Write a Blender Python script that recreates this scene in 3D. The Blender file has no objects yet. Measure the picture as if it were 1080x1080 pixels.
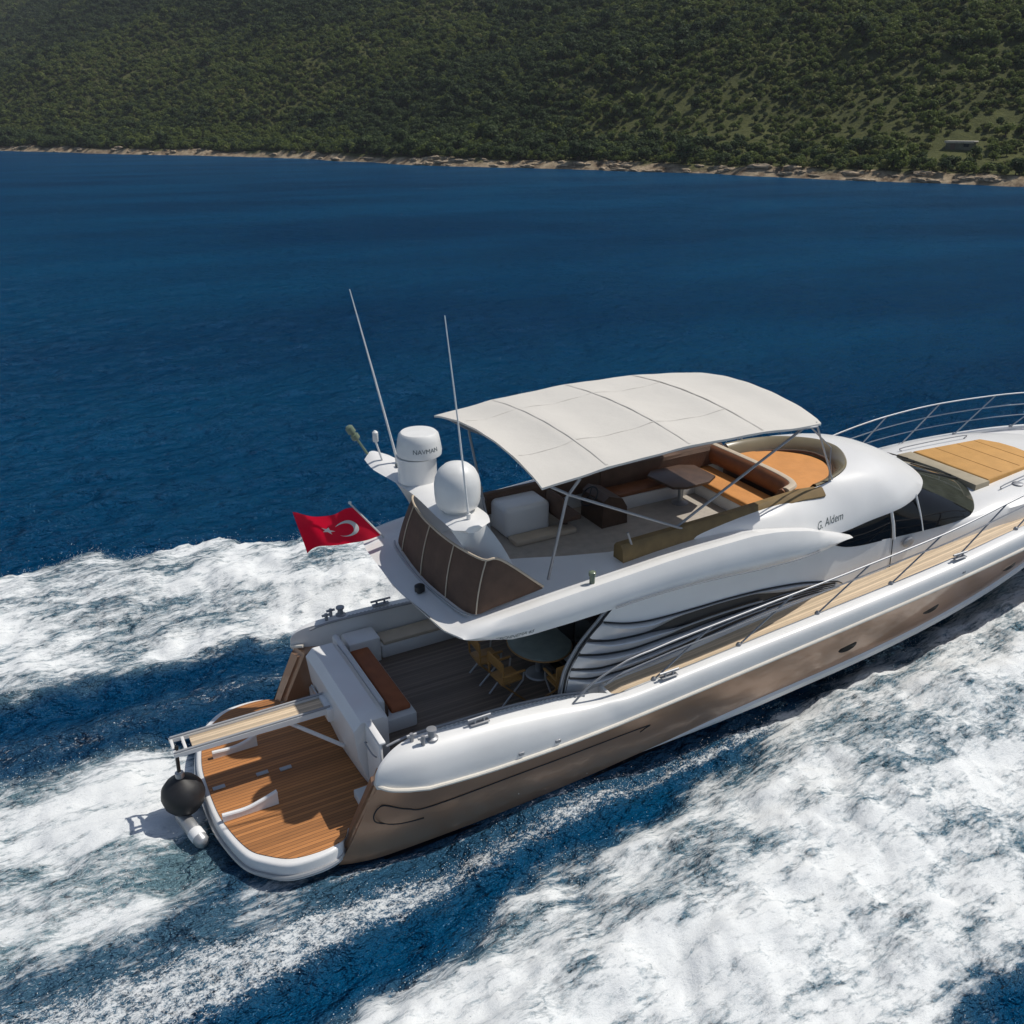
import bpy, bmesh, math, random
import numpy as np
from mathutils import Vector, Matrix
R = math.radians
random.seed(7)
rng = np.random.default_rng(7)
SC = bpy.context.scene
COL = SC.collection

# ------------------------------------------------------------------ camera, sky, sun, exposure
cam_d = bpy.data.cameras.new('camera')
cam = bpy.data.objects.new('camera', cam_d)
COL.objects.link(cam)
cam_d.sensor_width = 36.0
cam_d.lens = 994.27 / 1080 * 36.0
cam_d.clip_start = 0.2
cam_d.clip_end = 20000
cam.location = (-3.2571, -13.3327, 10.5629)
cam.rotation_euler = (R(90 - 22.4802), 0, R(-28.3991))
SC.camera = cam

SUN_EL, SUN_AZ = 58.0, 99.0            # azimuth measured clockwise from +Y
w = bpy.data.worlds.new('World')
SC.world = w
w.use_nodes = True
nt = w.node_tree
bg = nt.nodes['Background']
sky = nt.nodes.new('ShaderNodeTexSky')
sky.sky_type = 'NISHITA'
sky.sun_disc = False
sky.sun_elevation = R(SUN_EL)
sky.sun_rotation = R(SUN_AZ)
nt.links.new(sky.outputs['Color'], bg.inputs['Color'])
bg.inputs['Strength'].default_value = 0.075

sd = bpy.data.lights.new('sun', 'SUN')
sd.energy = 3.7
sd.angle = R(0.5)
sd.color = (1.0, 0.95, 0.87)
sun = bpy.data.objects.new('sun', sd)
COL.objects.link(sun)
sdir = Vector((math.sin(R(SUN_AZ)) * math.cos(R(SUN_EL)), math.cos(R(SUN_AZ)) * math.cos(R(SUN_EL)), math.sin(R(SUN_EL))))
sun.rotation_euler = sdir.to_track_quat('Z', 'Y').to_euler()
sun.location = (40, 0, 60)

SC.view_settings.view_transform = 'Standard'
SC.view_settings.look = 'None'
SC.view_settings.exposure = 0.0
SC.view_settings.gamma = 1.0
SC.view_settings.use_curve_mapping = False

# ------------------------------------------------------------------ materials
def mat(name, base, rough=0.5, metal=0.0, var=0.0, vscale=3.0, bump=0.0, bscale=20.0, coat=0.0, ior=None, spec=None, coords='Object', stretch=None):
    m = bpy.data.materials.new(name)
    m.use_nodes = True
    n, l = m.node_tree.nodes, m.node_tree.links
    p = n['Principled BSDF']
    p.inputs['Base Color'].default_value = (*base, 1)
    p.inputs['Roughness'].default_value = rough
    p.inputs['Metallic'].default_value = metal
    if coat:
        p.inputs['Coat Weight'].default_value = coat
        p.inputs['Coat Roughness'].default_value = 0.06
    if ior: p.inputs['IOR'].default_value = ior
    if spec is not None: p.inputs['Specular IOR Level'].default_value = spec
    tc = n.new('ShaderNodeTexCoord')
    src = tc.outputs[coords]
    if stretch:
        mp = n.new('ShaderNodeMapping')
        mp.inputs['Scale'].default_value = stretch
        l.new(src, mp.inputs['Vector'])
        src = mp.outputs['Vector']
    if var:
        t = n.new('ShaderNodeTexNoise')
        t.inputs['Scale'].default_value = vscale
        t.inputs['Detail'].default_value = 6
        l.new(src, t.inputs['Vector'])
        r = n.new('ShaderNodeMapRange')
        r.inputs['From Min'].default_value = 0.3
        r.inputs['From Max'].default_value = 0.7
        r.inputs['To Min'].default_value = 1 - var
        r.inputs['To Max'].default_value = 1 + var
        l.new(t.outputs['Fac'], r.inputs['Value'])
        mx = n.new('ShaderNodeVectorMath')
        mx.operation = 'SCALE'
        mx.inputs[0].default_value = base
        l.new(r.outputs['Result'], mx.inputs['Scale'])
        l.new(mx.outputs['Vector'], p.inputs['Base Color'])
    if bump:
        t2 = n.new('ShaderNodeTexNoise')
        t2.inputs['Scale'].default_value = bscale
        t2.inputs['Detail'].default_value = 4
        l.new(src, t2.inputs['Vector'])
        b = n.new('ShaderNodeBump')
        b.inputs['Strength'].default_value = bump
        b.inputs['Distance'].default_value = 0.05
        l.new(t2.outputs['Fac'], b.inputs['Height'])
        l.new(b.outputs['Normal'], p.inputs['Normal'])
    return m

def teak_mat(name, base, dark, width=0.07):
    m = bpy.data.materials.new(name)
    m.use_nodes = True
    n, l = m.node_tree.nodes, m.node_tree.links
    p = n['Principled BSDF']
    p.inputs['Roughness'].default_value = 0.6
    tc = n.new('ShaderNodeTexCoord')
    sx = n.new('ShaderNodeSeparateXYZ')
    l.new(tc.outputs['Object'], sx.inputs[0])
    d = n.new('ShaderNodeMath'); d.operation = 'DIVIDE'; d.inputs[1].default_value = width
    l.new(sx.outputs['Y'], d.inputs[0])
    fr = n.new('ShaderNodeMath'); fr.operation = 'FRACT'; l.new(d.outputs[0], fr.inputs[0])
    fl = n.new('ShaderNodeMath'); fl.operation = 'FLOOR'; l.new(d.outputs[0], fl.inputs[0])
    lt = n.new('ShaderNodeMath'); lt.operation = 'LESS_THAN'; lt.inputs[1].default_value = 0.1
    l.new(fr.outputs[0], lt.inputs[0])
    wn = n.new('ShaderNodeTexWhiteNoise'); wn.noise_dimensions = '1D'
    l.new(fl.outputs[0], wn.inputs['W'])
    mp = n.new('ShaderNodeMapping'); mp.inputs['Scale'].default_value = (1.5, 18, 4)
    l.new(tc.outputs['Object'], mp.inputs['Vector'])
    no = n.new('ShaderNodeTexNoise'); no.inputs['Scale'].default_value = 2.2; no.inputs['Detail'].default_value = 6
    l.new(mp.outputs['Vector'], no.inputs['Vector'])
    ad = n.new('ShaderNodeMath'); ad.operation = 'ADD'
    l.new(wn.outputs['Value'], ad.inputs[0]); l.new(no.outputs['Fac'], ad.inputs[1])
    mr = n.new('ShaderNodeMapRange'); mr.inputs['From Min'].default_value = 0.3; mr.inputs['From Max'].default_value = 1.7
    mr.inputs['To Min'].default_value = 0.65; mr.inputs['To Max'].default_value = 1.3
    l.new(ad.outputs[0], mr.inputs['Value'])
    sc = n.new('ShaderNodeVectorMath'); sc.operation = 'SCALE'; sc.inputs[0].default_value = base
    l.new(mr.outputs['Result'], sc.inputs['Scale'])
    mx = n.new('ShaderNodeMix'); mx.data_type = 'RGBA'
    l.new(lt.outputs[0], mx.inputs['Factor'])
    l.new(sc.outputs['Vector'], mx.inputs['A'])
    mx.inputs['B'].default_value = (*dark, 1)
    l.new(mx.outputs['Result'], p.inputs['Base Color'])
    return m

M = {}
M['gel'] = mat('white_gelcoat', (0.78, 0.78, 0.77), 0.36, var=0.05, vscale=1.3, coat=0.18)
M['gel2'] = mat('nonslip_gelcoat', (0.70, 0.70, 0.69), 0.6, var=0.06, vscale=2.0, bump=0.15, bscale=120)
M['bronze'] = mat('bronze_paint', (0.42, 0.25, 0.155), 0.34, metal=0.55, var=0.04, vscale=1.2, coat=0.6)
M['louvre'] = mat('silver_grey_louvre', (0.50, 0.52, 0.55), 0.3, metal=0.35, var=0.05, coat=0.3)
M['rub'] = mat('cream_rub_strip', (0.72, 0.68, 0.60), 0.4, var=0.06)
M['anti'] = mat('dark_bottom_paint', (0.012, 0.016, 0.03), 0.45, var=0.2)
M['teak'] = teak_mat('teak_planks', (0.44, 0.185, 0.058), (0.05, 0.03, 0.02))
M['teak_pale'] = teak_mat('weathered_teak_planks', (0.66, 0.52, 0.36), (0.40, 0.30, 0.20), 0.055)
M['teak_shaded'] = teak_mat('shaded_cockpit_teak', (0.185, 0.145, 0.115), (0.11, 0.085, 0.07), 0.06)  # cockpit teak darkened: shade under the overhang is put into its colour
M['floor'] = mat('beige_deck_cover', (0.42, 0.38, 0.33), 0.8, var=0.1, vscale=6)
M['canvas'] = mat('white_canvas', (0.64, 0.615, 0.565), 0.85, var=0.025, vscale=1.2, bump=0.12, bscale=5)
M['seam'] = mat('canvas_seam', (0.60, 0.575, 0.53), 0.9)
M['orange'] = mat('orange_cushion', (0.60, 0.26, 0.07), 0.7, var=0.09, vscale=2.5, bump=0.3, bscale=6)
M['ochre'] = mat('ochre_cushion', (0.56, 0.30, 0.085), 0.7, var=0.08, vscale=3, bump=0.2, bscale=8)
M['brown'] = mat('brown_leather', (0.20, 0.075, 0.028), 0.55, var=0.15, vscale=5)
M['rust'] = mat('rust_cushion', (0.34, 0.105, 0.035), 0.7, var=0.15, vscale=5)
M['mesh'] = mat('brown_mesh_fabric', (0.105, 0.062, 0.042), 0.8, var=0.18, vscale=4, bump=0.2, bscale=40)
M['olive'] = mat('olive_upholstery', (0.19, 0.125, 0.045), 0.6, var=0.18, vscale=4)
M['tint'] = mat('tinted_acrylic', (0.23, 0.195, 0.12), 0.22, var=0.12, vscale=2, coat=0.5)
M['tan'] = mat('tan_upholstery', (0.36, 0.31, 0.22), 0.65, var=0.1, vscale=4)
M['beige'] = mat('beige_piping', (0.55, 0.46, 0.35), 0.6, var=0.08)
M['glass'] = mat('dark_glass', (0.006, 0.006, 0.007), 0.05, spec=0.28, var=0.2)
M['glass2'] = mat('windscreen_glass', (0.05, 0.055, 0.045), 0.05, spec=0.8, var=0.3)
M['porthole'] = mat('porthole_glass', (0.006, 0.006, 0.006), 0.35, spec=0.15, var=0.1)
M['black'] = mat('black_recess', (0.012, 0.012, 0.013), 0.5, var=0.2)
M['rubber'] = mat('black_rubber', (0.016, 0.016, 0.018), 0.55, var=0.3, vscale=8)
M['steel'] = mat('polished_steel', (0.34, 0.35, 0.37), 0.5, metal=0.55, var=0.05)
M['alu'] = mat('grey_aluminium', (0.45, 0.46, 0.47), 0.4, metal=0.6, var=0.1)
M['dome'] = mat('dome_plastic', (0.76, 0.76, 0.74), 0.4, var=0.05, vscale=4)
M['table'] = mat('grey_green_tabletop', (0.20, 0.25, 0.24), 0.3, var=0.1, vscale=6)
M['wood'] = mat('varnished_wood', (0.36, 0.19, 0.055), 0.45, var=0.2, vscale=8, stretch=(1, 8, 8))
M['dwood'] = mat('dark_wood', (0.085, 0.05, 0.032), 0.4, var=0.2, vscale=6)
def cloth_mat(name, c):
    m = mat(name, c, .75, var=.1, vscale=3)
    n, l = m.node_tree.nodes, m.node_tree.links
    p = n['Principled BSDF']; t = n.new('ShaderNodeBsdfTranslucent'); t.inputs['Color'].default_value = (*c, 1)
    x = n.new('ShaderNodeMixShader'); x.inputs['Fac'].default_value = .5
    l.new(p.outputs['BSDF'], x.inputs[1]); l.new(t.outputs['BSDF'], x.inputs[2]); l.new(x.outputs['Shader'], n['Material Output'].inputs['Surface'])
    return m
M['red'] = cloth_mat('red_flag_cloth', (0.78, 0.006, 0.04))
M['padline'] = mat('cushion_seam', (0.40, 0.20, 0.055), 0.8)
M['white'] = mat('white_cloth', (0.8, 0.8, 0.8), 0.8, var=0.04)
M['ink'] = mat('dark_lettering', (0.09, 0.115, 0.12), 0.5, var=0.1)
M['maroon'] = mat('maroon_cushion', (0.10, 0.025, 0.025), 0.7, var=0.2)
M['bulb'] = mat('green_lens', (0.16, 0.2, 0.14), 0.2, var=0.1)
M['rock'] = mat('shore_rock', (0.34, 0.265, 0.18), 0.95, var=0.6, vscale=1.7, bump=0.9, bscale=4)
M['hutroof'] = mat('pale_roof_sheet', (0.50, 0.46, 0.40), 0.8, var=0.15, vscale=2)
M['hutwall'] = mat('weathered_wall', (0.12, 0.12, 0.09), 0.9, var=0.2, vscale=2)

# ------------------------------------------------------------------ geometry helpers
def finish(name, bm, m, parent=None, angle=38, loc=None):
    bmesh.ops.remove_doubles(bm, verts=bm.verts, dist=1e-5)
    bmesh.ops.recalc_face_normals(bm, faces=bm.faces)
    c = math.cos(R(angle))
    for f in bm.faces: f.smooth = True
    for e in bm.edges:
        if len(e.link_faces) == 2:
            e.smooth = e.link_faces[0].normal.dot(e.link_faces[1].normal) > c
    me = bpy.data.meshes.new(name)
    bm.to_mesh(me); bm.free()
    me.materials.append(M[m] if isinstance(m, str) else m)
    o = bpy.data.objects.new(name, me)
    COL.objects.link(o)
    if parent is not None: o.parent = parent
    if loc is not None: o.location = loc
    return o

def empty(name, loc=(0, 0, 0)):
    o = bpy.data.objects.new(name, None)
    o.empty_display_size = 0.3
    COL.objects.link(o)
    o.location = loc
    return o

def tag(o, label=None, cat=None, group=None, kind=None):
    if label: o['label'] = label
    if cat: o['category'] = cat
    if group: o['group'] = group
    if kind: o['kind'] = kind
    return o

def a_box(bm, c, s, rot=None, bev=0.0, seg=2):
    t = bmesh.new()
    bmesh.ops.create_cube(t, size=1)
    bmesh.ops.scale(t, vec=s, verts=t.verts)
    if bev: bmesh.ops.bevel(t, geom=t.edges[:], offset=bev, segments=seg, affect='EDGES', profile=0.5)
    mtx = Matrix.Translation(c)
    if rot is not None: mtx = mtx @ (rot.to_4x4() if hasattr(rot, 'to_4x4') else Matrix.Rotation(rot, 4, 'Z'))
    bmesh.ops.transform(t, matrix=mtx, verts=t.verts)
    me = bpy.data.meshes.new('t'); t.to_mesh(me); t.free()
    bm.from_mesh(me); bpy.data.meshes.remove(me)

def catmull(pts, n=6, closed=False):
    P = [np.array(p, float) for p in pts]
    k = len(P); out = []
    rngk = range(k if closed else k - 1)
    for i in rngk:
        p1, p2 = P[i], P[(i + 1) % k]
        p0 = P[i - 1] if (i > 0 or closed) else 2 * p1 - p2
        p3 = P[(i + 2) % k] if (i + 2 < k or closed) else 2 * p2 - p1
        for j in range(n):
            t = j / n
            out.append(0.5 * ((2 * p1) + (-p0 + p2) * t + (2 * p0 - 5 * p1 + 4 * p2 - p3) * t * t + (-p0 + 3 * p1 - 3 * p2 + p3) * t ** 3))
    if not closed: out.append(P[-1])
    return out

def a_tube(bm, pts, r, n=8, cap=True, sx=1.0):
    P = [Vector(p) for p in pts]
    rr = r if hasattr(r, '__len__') else [r] * len(P)
    rings = []
    up = None
    for i, p in enumerate(P):
        t = (P[min(i + 1, len(P) - 1)] - P[max(i - 1, 0)]).normalized()
        if up is None:
            up = Vector((0, 0, 1)) if abs(t.z) < 0.9 else Vector((1, 0, 0))
        s = t.cross(up)
        if s.length < 1e-4: s = t.cross(Vector((0, 1, 0)))
        s.normalize(); u = s.cross(t).normalized(); up = u
        rings.append([bm.verts.new(p + (s * math.cos(a) * sx + u * math.sin(a)) * rr[i]) for a in [2 * math.pi * k / n for k in range(n)]])
    for a, b in zip(rings, rings[1:]):
        for k in range(n):
            bm.faces.new((a[k], a[(k + 1) % n], b[(k + 1) % n], b[k]))
    if cap:
        bm.faces.new(rings[0][::-1]); bm.faces.new(rings[-1])

def a_lathe(bm, prof, c=(0, 0, 0), n=24, mtx=None):
    c = Vector(c); rings = []
    for r, z in prof:
        if r < 1e-5:
            v = Vector((0, 0, z))
            rings.append([bm.verts.new(c + (mtx @ v if mtx else v))])
        else:
            ring = []
            for k in range(n):
                a = 2 * math.pi * k / n
                v = Vector((r * math.cos(a), r * math.sin(a), z))
                ring.append(bm.verts.new(c + (mtx @ v if mtx else v)))
            rings.append(ring)
    for a, b in zip(rings, rings[1:]):
        for k in range(n):
            k2 = (k + 1) % n
            if len(a) == 1 and len(b) == 1: continue
            if len(a) == 1: bm.faces.new((a[0], b[k2], b[k]))
            elif len(b) == 1: bm.faces.new((a[k], a[k2], b[0]))
            else: bm.faces.new((a[k], a[k2], b[k2], b[k]))
    if len(rings[0]) > 1: bm.faces.new(rings[0][::-1])
    if len(rings[-1]) > 1: bm.faces.new(rings[-1])

def a_grid(bm, G, closed=False, cap=False):
    """G[i][j] points; faces between; closed joins j ends; cap fills first and last rows"""
    V = [[bm.verts.new(p) for p in row] for row in G]
    nj = len(V[0])
    for a, b in zip(V, V[1:]):
        for j in range(nj if closed else nj - 1):
            q = (a[j], a[(j + 1) % nj], b[(j + 1) % nj], b[j])
            if len({v.co.to_tuple(5) for v in q}) >= 3:
                try: bm.faces.new(q)
                except ValueError: pass
    if cap:
        for row in (V[0], V[-1]):
            try: bm.faces.new(row)
            except ValueError: pass
    return V

def a_shell(bm, G, off):
    """thick sheet: G plus a copy moved by off (vector or function of point)"""
    f = off if callable(off) else (lambda p: Vector(off))
    H = [[Vector(p) + f(p) for p in row] for row in G]
    ring = [list(a) + list(b[::-1]) for a, b in zip(G, H)]
    a_grid(bm, ring, closed=True, cap=True)

def a_prism(bm, outline, z0, z1, bev=0.0, seg=2):
    t = bmesh.new()
    b = [t.verts.new((x, y, z0)) for x, y in outline]
    u = [t.verts.new((x, y, z1)) for x, y in outline]
    k = len(outline)
    t.faces.new(b[::-1]); top = t.faces.new(u)
    for i in range(k): t.faces.new((b[i], b[(i + 1) % k], u[(i + 1) % k], u[i]))
    bmesh.ops.recalc_face_normals(t, faces=t.faces)
    if bev:
        bmesh.ops.bevel(t, geom=list(top.edges), offset=bev, segments=seg, affect='EDGES', profile=0.5)
    me = bpy.data.meshes.new('t'); t.to_mesh(me); t.free()
    bm.from_mesh(me); bpy.data.meshes.remove(me)

def tab(xs, ys):
    """smooth 1-D table"""
    xs = np.array(xs, float); ys = np.array(ys, float)
    d = np.diff(ys) / np.diff(xs); m = np.zeros_like(ys)
    m[1:-1] = np.where(d[:-1] * d[1:] > 0, 2 * d[:-1] * d[1:] / (d[:-1] + d[1:] + 1e-12), 0)
    m[0], m[-1] = d[0], d[-1]
    def f(x):
        x = np.clip(x, xs[0], xs[-1]); i = np.clip(np.searchsorted(xs, x) - 1, 0, len(xs) - 2)
        h = xs[i + 1] - xs[i]; t = (x - xs[i]) / h
        return (ys[i] * (2 * t ** 3 - 3 * t ** 2 + 1) + m[i] * h * (t ** 3 - 2 * t ** 2 + t)
                + ys[i + 1] * (-2 * t ** 3 + 3 * t ** 2) + m[i + 1] * h * (t ** 3 - t ** 2))
    return f

def lettering(name, s, size, m, mtx, parent, shear=0.0, ext=0.004, bend=None):
    c = bpy.data.curves.new('t', 'FONT')
    c.body = s; c.size = size; c.extrude = ext; c.shear = shear; c.align_x = 'CENTER'; c.offset = 0.0
    o = bpy.data.objects.new('t', c)
    COL.objects.link(o)
    dg = bpy.context.evaluated_depsgraph_get()
    me = bpy.data.meshes.new_from_object(o.evaluated_get(dg))
    bpy.data.objects.remove(o); bpy.data.curves.remove(c)
    if bend:
        for v in me.vertices: v.co = bend(v.co)
    me.transform(mtx)
    me.name = name
    me.materials.clear(); me.materials.append(M[m])
    q = bpy.data.objects.new(name, me)
    COL.objects.link(q); q.parent = parent
    return q

# value noise -------------------------------------------------------
def _h(ix, iy, s):
    n = (ix.astype(np.int64) * 374761393 + iy.astype(np.int64) * 668265263 + s * 974711) & 0x7fffffff
    n = ((n ^ (n >> 13)) * 1274126177) & 0x7fffffff
    n = ((n ^ (n >> 16)) * 2246822519) & 0x7fffffff
    return (n & 0xffff) / 65535.0
def vnoise(x, y, s=0):
    ix = np.floor(x); iy = np.floor(y); fx = x - ix; fy = y - iy
    u = fx * fx * fx * (fx * (6 * fx - 15) + 10); v = fy * fy * fy * (fy * (6 * fy - 15) + 10)
    a = _h(ix, iy, s); b = _h(ix + 1, iy, s); c = _h(ix, iy + 1, s); d = _h(ix + 1, iy + 1, s)
    return a + (b - a) * u + (c - a) * v + (a - b - c + d) * u * v
def fbm(x, y, oct=5, s=0, gain=0.5, ridged=False):
    t = 0; amp = 1; tot = 0
    for k in range(oct):
        ca, sa = math.cos(k * 1.1 + .4), math.sin(k * 1.1 + .4)
        n = vnoise((x * ca - y * sa) * 2 ** k + 17.3 * k, (x * sa + y * ca) * 2 ** k - 9.1 * k, s + k * 13)
        if ridged: n = 1 - abs(2 * n - 1)
        t = t + amp * n; tot += amp; amp *= gain
    return t / tot
def sstep(a, b, x):
    t = np.clip((x - a) / (b - a), 0, 1); return t * t * (3 - 2 * t)

def mesh_np(name, V, F, m, smooth=True, attrs=None):
    me = bpy.data.meshes.new(name)
    me.vertices.add(len(V)); me.vertices.foreach_set('co', np.asarray(V, np.float32).ravel())
    k = F.shape[1]
    me.loops.add(F.size); me.loops.foreach_set('vertex_index', F.ravel().astype(np.int32))
    me.polygons.add(len(F)); me.polygons.foreach_set('loop_start', np.arange(0, F.size, k, dtype=np.int32))
    me.polygons.foreach_set('loop_total', np.full(len(F), k, np.int32))
    if smooth: me.polygons.foreach_set('use_smooth', np.ones(len(F), bool))
    for nm, a in (attrs or {}).items():
        at = me.attributes.new(nm, 'FLOAT', 'POINT'); at.data.foreach_set('value', np.asarray(a, np.float32))
    me.update(calc_edges=True)
    me.materials.append(m)
    o = bpy.data.objects.new(name, me); COL.objects.link(o)
    return o

# ================================================================== SETTING: water, wake
def water_material():
    m = bpy.data.materials.new('sea_water')
    m.use_nodes = True
    n, l = m.node_tree.nodes, m.node_tree.links
    n.remove(n['Principled BSDF'])
    p = n.new('ShaderNodeBsdfDiffuse')
    out = n['Material Output']
    geo = n.new('ShaderNodeNewGeometry')
    P = geo.outputs['Position']
    def noise(scale, detail, stretch=(1, 1, 1), rough=0.55):
        mp = n.new('ShaderNodeMapping'); mp.inputs['Scale'].default_value = stretch
        mp.inputs['Rotation'].default_value = (0, 0, R(-25))
        l.new(P, mp.inputs['Vector'])
        t = n.new('ShaderNodeTexNoise'); t.inputs['Scale'].default_value = scale
        t.inputs['Detail'].default_value = detail; t.inputs['Roughness'].default_value = rough
        l.new(mp.outputs['Vector'], t.inputs['Vector'])
        return t.outputs['Fac']
    def math_(op, a, b=None, c=None):
        q = n.new('ShaderNodeMath'); q.operation = op
        for i, v in enumerate((a, b, c)):
            if v is None: continue
            if isinstance(v, (int, float)): q.inputs[i].default_value = v
            else: l.new(v, q.inputs[i])
        return q.outputs[0]
    # ripples
    h0 = math_('MULTIPLY', noise(0.11, 3, (1, 2.0, 1)), 0.7)
    h = math_('ADD', math_('ADD', h0, math_('MULTIPLY', noise(0.30, 4, (1, 1.7, 1)), 1.15)), math_('MULTIPLY', noise(1.1, 5, (1, 1.6, 1), 0.65), 0.80))
    b = n.new('ShaderNodeBump'); b.inputs['Strength'].default_value = 1.0; b.inputs['Distance'].default_value = 1.0
    l.new(h, b.inputs['Height'])
    fine = noise(5.5, 4, (1, 1.5, 1))
    b2 = n.new('ShaderNodeBump'); b2.inputs['Strength'].default_value = 0.7; b2.inputs['Distance'].default_value = 0.075
    l.new(fine, b2.inputs['Height']); l.new(b.outputs['Normal'], b2.inputs['Normal'])
    gl = n.new('ShaderNodeBsdfGlossy'); gl.inputs['Roughness'].default_value = .12; gl.inputs['Color'].default_value = (.42, .72, 1, 1)
    fr = n.new('ShaderNodeFresnel'); fr.inputs['IOR'].default_value = 1.33
    wm = n.new('ShaderNodeMixShader')
    aer = n.new('ShaderNodeAttribute'); aer.attribute_name = 'aer'
    foam = n.new('ShaderNodeAttribute'); foam.attribute_name = 'foam'
    big = noise(0.02, 3, (1, 2.5, 1))
    mr = n.new('ShaderNodeMapRange'); mr.inputs['From Min'].default_value = .35; mr.inputs['From Max'].default_value = .65
    l.new(big, mr.inputs['Value'])
    c0 = n.new('ShaderNodeMix'); c0.data_type = 'RGBA'
    c0.inputs['A'].default_value = (0.0001, 0.033, 0.093, 1); c0.inputs['B'].default_value = (0.0003, 0.056, 0.136, 1)
    l.new(mr.outputs['Result'], c0.inputs['Factor'])
    c1 = n.new('ShaderNodeMix'); c1.data_type = 'RGBA'
    l.new(aer.outputs['Fac'], c1.inputs['Factor']); l.new(c0.outputs['Result'], c1.inputs['A'])
    c1.inputs['B'].default_value = (0.16, 0.26, 0.285, 1)
    l.new(c1.outputs['Result'], p.inputs['Color'])
    l.new(b2.outputs['Normal'], p.inputs['Normal']); l.new(b2.outputs['Normal'], gl.inputs['Normal']); l.new(b2.outputs['Normal'], fr.inputs['Normal'])
    l.new(math_('MULTIPLY', fr.outputs[0], .72), wm.inputs['Fac']); l.new(p.outputs['BSDF'], wm.inputs[1]); l.new(gl.outputs['BSDF'], wm.inputs[2])
    # foam
    fm = n.new('ShaderNodeBsdfPrincipled')
    fm.inputs['Base Color'].default_value = (0.80, 0.825, 0.83, 1)
    fm.inputs['Roughness'].default_value = 0.85
    fm.inputs['Specular IOR Level'].default_value = 0.2
    fb = n.new('ShaderNodeBump'); fb.inputs['Strength'].default_value = 0.8; fb.inputs['Distance'].default_value = 0.06
    fh = math_('ADD', noise(2.6, 8, (0.6, 1.4, 1), 0.70), math_('MULTIPLY', noise(22, 5, (.7, 1.3, 1), 0.7), 0.22))
    l.new(fh, fb.inputs['Height']); l.new(fb.outputs['Normal'], fm.inputs['Normal'])
    # coverage: attribute plus lacy procedural detail
    lace = math_('ADD', math_('MULTIPLY', noise(2.4, 10, (0.38, 1.7, 1), 0.72), 0.55), math_('MULTIPLY', noise(9, 7, (0.6, 1.5, 1), 0.78), 0.45))
    e = math_('ADD', foam.outputs['Fac'], math_('MULTIPLY', math_('SUBTRACT', lace, 0.5), 2.6))
    def veins(sc, wd, stretch):
        q = math_('ABSOLUTE', math_('SUBTRACT', noise(sc, 5, stretch, .6), .5))
        r = n.new('ShaderNodeMapRange'); r.interpolation_type = 'SMOOTHSTEP'
        r.inputs['From Min'].default_value = 0; r.inputs['From Max'].default_value = wd; r.inputs['To Min'].default_value = 1; r.inputs['To Max'].default_value = 0
        l.new(q, r.inputs['Value']); return r.outputs['Result']
    e = math_('SUBTRACT', e, math_('ADD', math_('MULTIPLY', veins(.9, .07, (.5, 1.5, 1)), .19), math_('MULTIPLY', veins(3.1, .06, (.55, 1.4, 1)), .18)))
    ss = n.new('ShaderNodeMapRange'); ss.interpolation_type = 'SMOOTHSTEP'
    ss.inputs['From Min'].default_value = 0.20; ss.inputs['From Max'].default_value = 0.92
    l.new(e, ss.inputs['Value'])
    has = math_('GREATER_THAN', foam.outputs['Fac'], 0.02)
    spk = n.new('ShaderNodeAttribute'); spk.attribute_name = 'spk'
    e2 = math_('ADD', math_('MULTIPLY', spk.outputs['Fac'], .62), math_('MULTIPLY', math_('SUBTRACT', math_('ADD', math_('MULTIPLY', noise(9, 4, (.6, 1.3, 1), .75), .6), math_('MULTIPLY', noise(30, 2, (.8, 1.2, 1), .7), .4)), .5), 2.1))
    s2 = n.new('ShaderNodeMapRange'); s2.interpolation_type = 'SMOOTHSTEP'
    s2.inputs['From Min'].default_value = .42; s2.inputs['From Max'].default_value = .80
    l.new(e2, s2.inputs['Value'])
    f2 = math_('MULTIPLY', math_('MULTIPLY', s2.outputs['Result'], math_('GREATER_THAN', spk.outputs['Fac'], .03)), .85)
    st = n.new('ShaderNodeMapRange'); st.interpolation_type = 'SMOOTHSTEP'
    st.inputs['From Min'].default_value = .70; st.inputs['From Max'].default_value = .80; st.inputs['To Max'].default_value = .30
    l.new(noise(.10, 4, (.35, 3.0, 1), .6), st.inputs['Value'])
    f3 = math_('MULTIPLY', st.outputs['Result'], noise(2.0, 3, (1, 1, 1), .7))
    fac = math_('MAXIMUM', math_('MAXIMUM', math_('MULTIPLY', ss.outputs['Result'], has), f2), f3)
    mx = n.new('ShaderNodeMixShader')
    l.new(fac, mx.inputs['Fac']); l.new(wm.outputs['Shader'], mx.inputs[1]); l.new(fm.outputs['BSDF'], mx.inputs[2])
    l.new(mx.outputs['Shader'], out.inputs['Surface'])
    return m
WATER = water_material()

def axis(lo, hi, d, g, far, g2=None):
    g2 = g2 or g
    a = list(np.arange(lo, hi + d / 2, d)); s = d; x = lo; L = []
    while x > -far: s *= g; x -= s; L.append(x)
    s = d; x = a[-1]; H = []
    while x < far: s *= g2; x += s; H.append(x)
    return np.array(L[::-1] + a + H)
gx = axis(-9, 24, 0.085, 1.030, 4500, 1.018); gy = axis(-11, 15, 0.085, 1.06, 4500, 1.0135)
X, Y = np.meshgrid(gx, gy, indexing='ij')
dxs = np.gradient(gx)[:, None]; dys = np.gradient(gy)[None, :]
step = np.maximum(dxs, dys) + 0 * X

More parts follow.
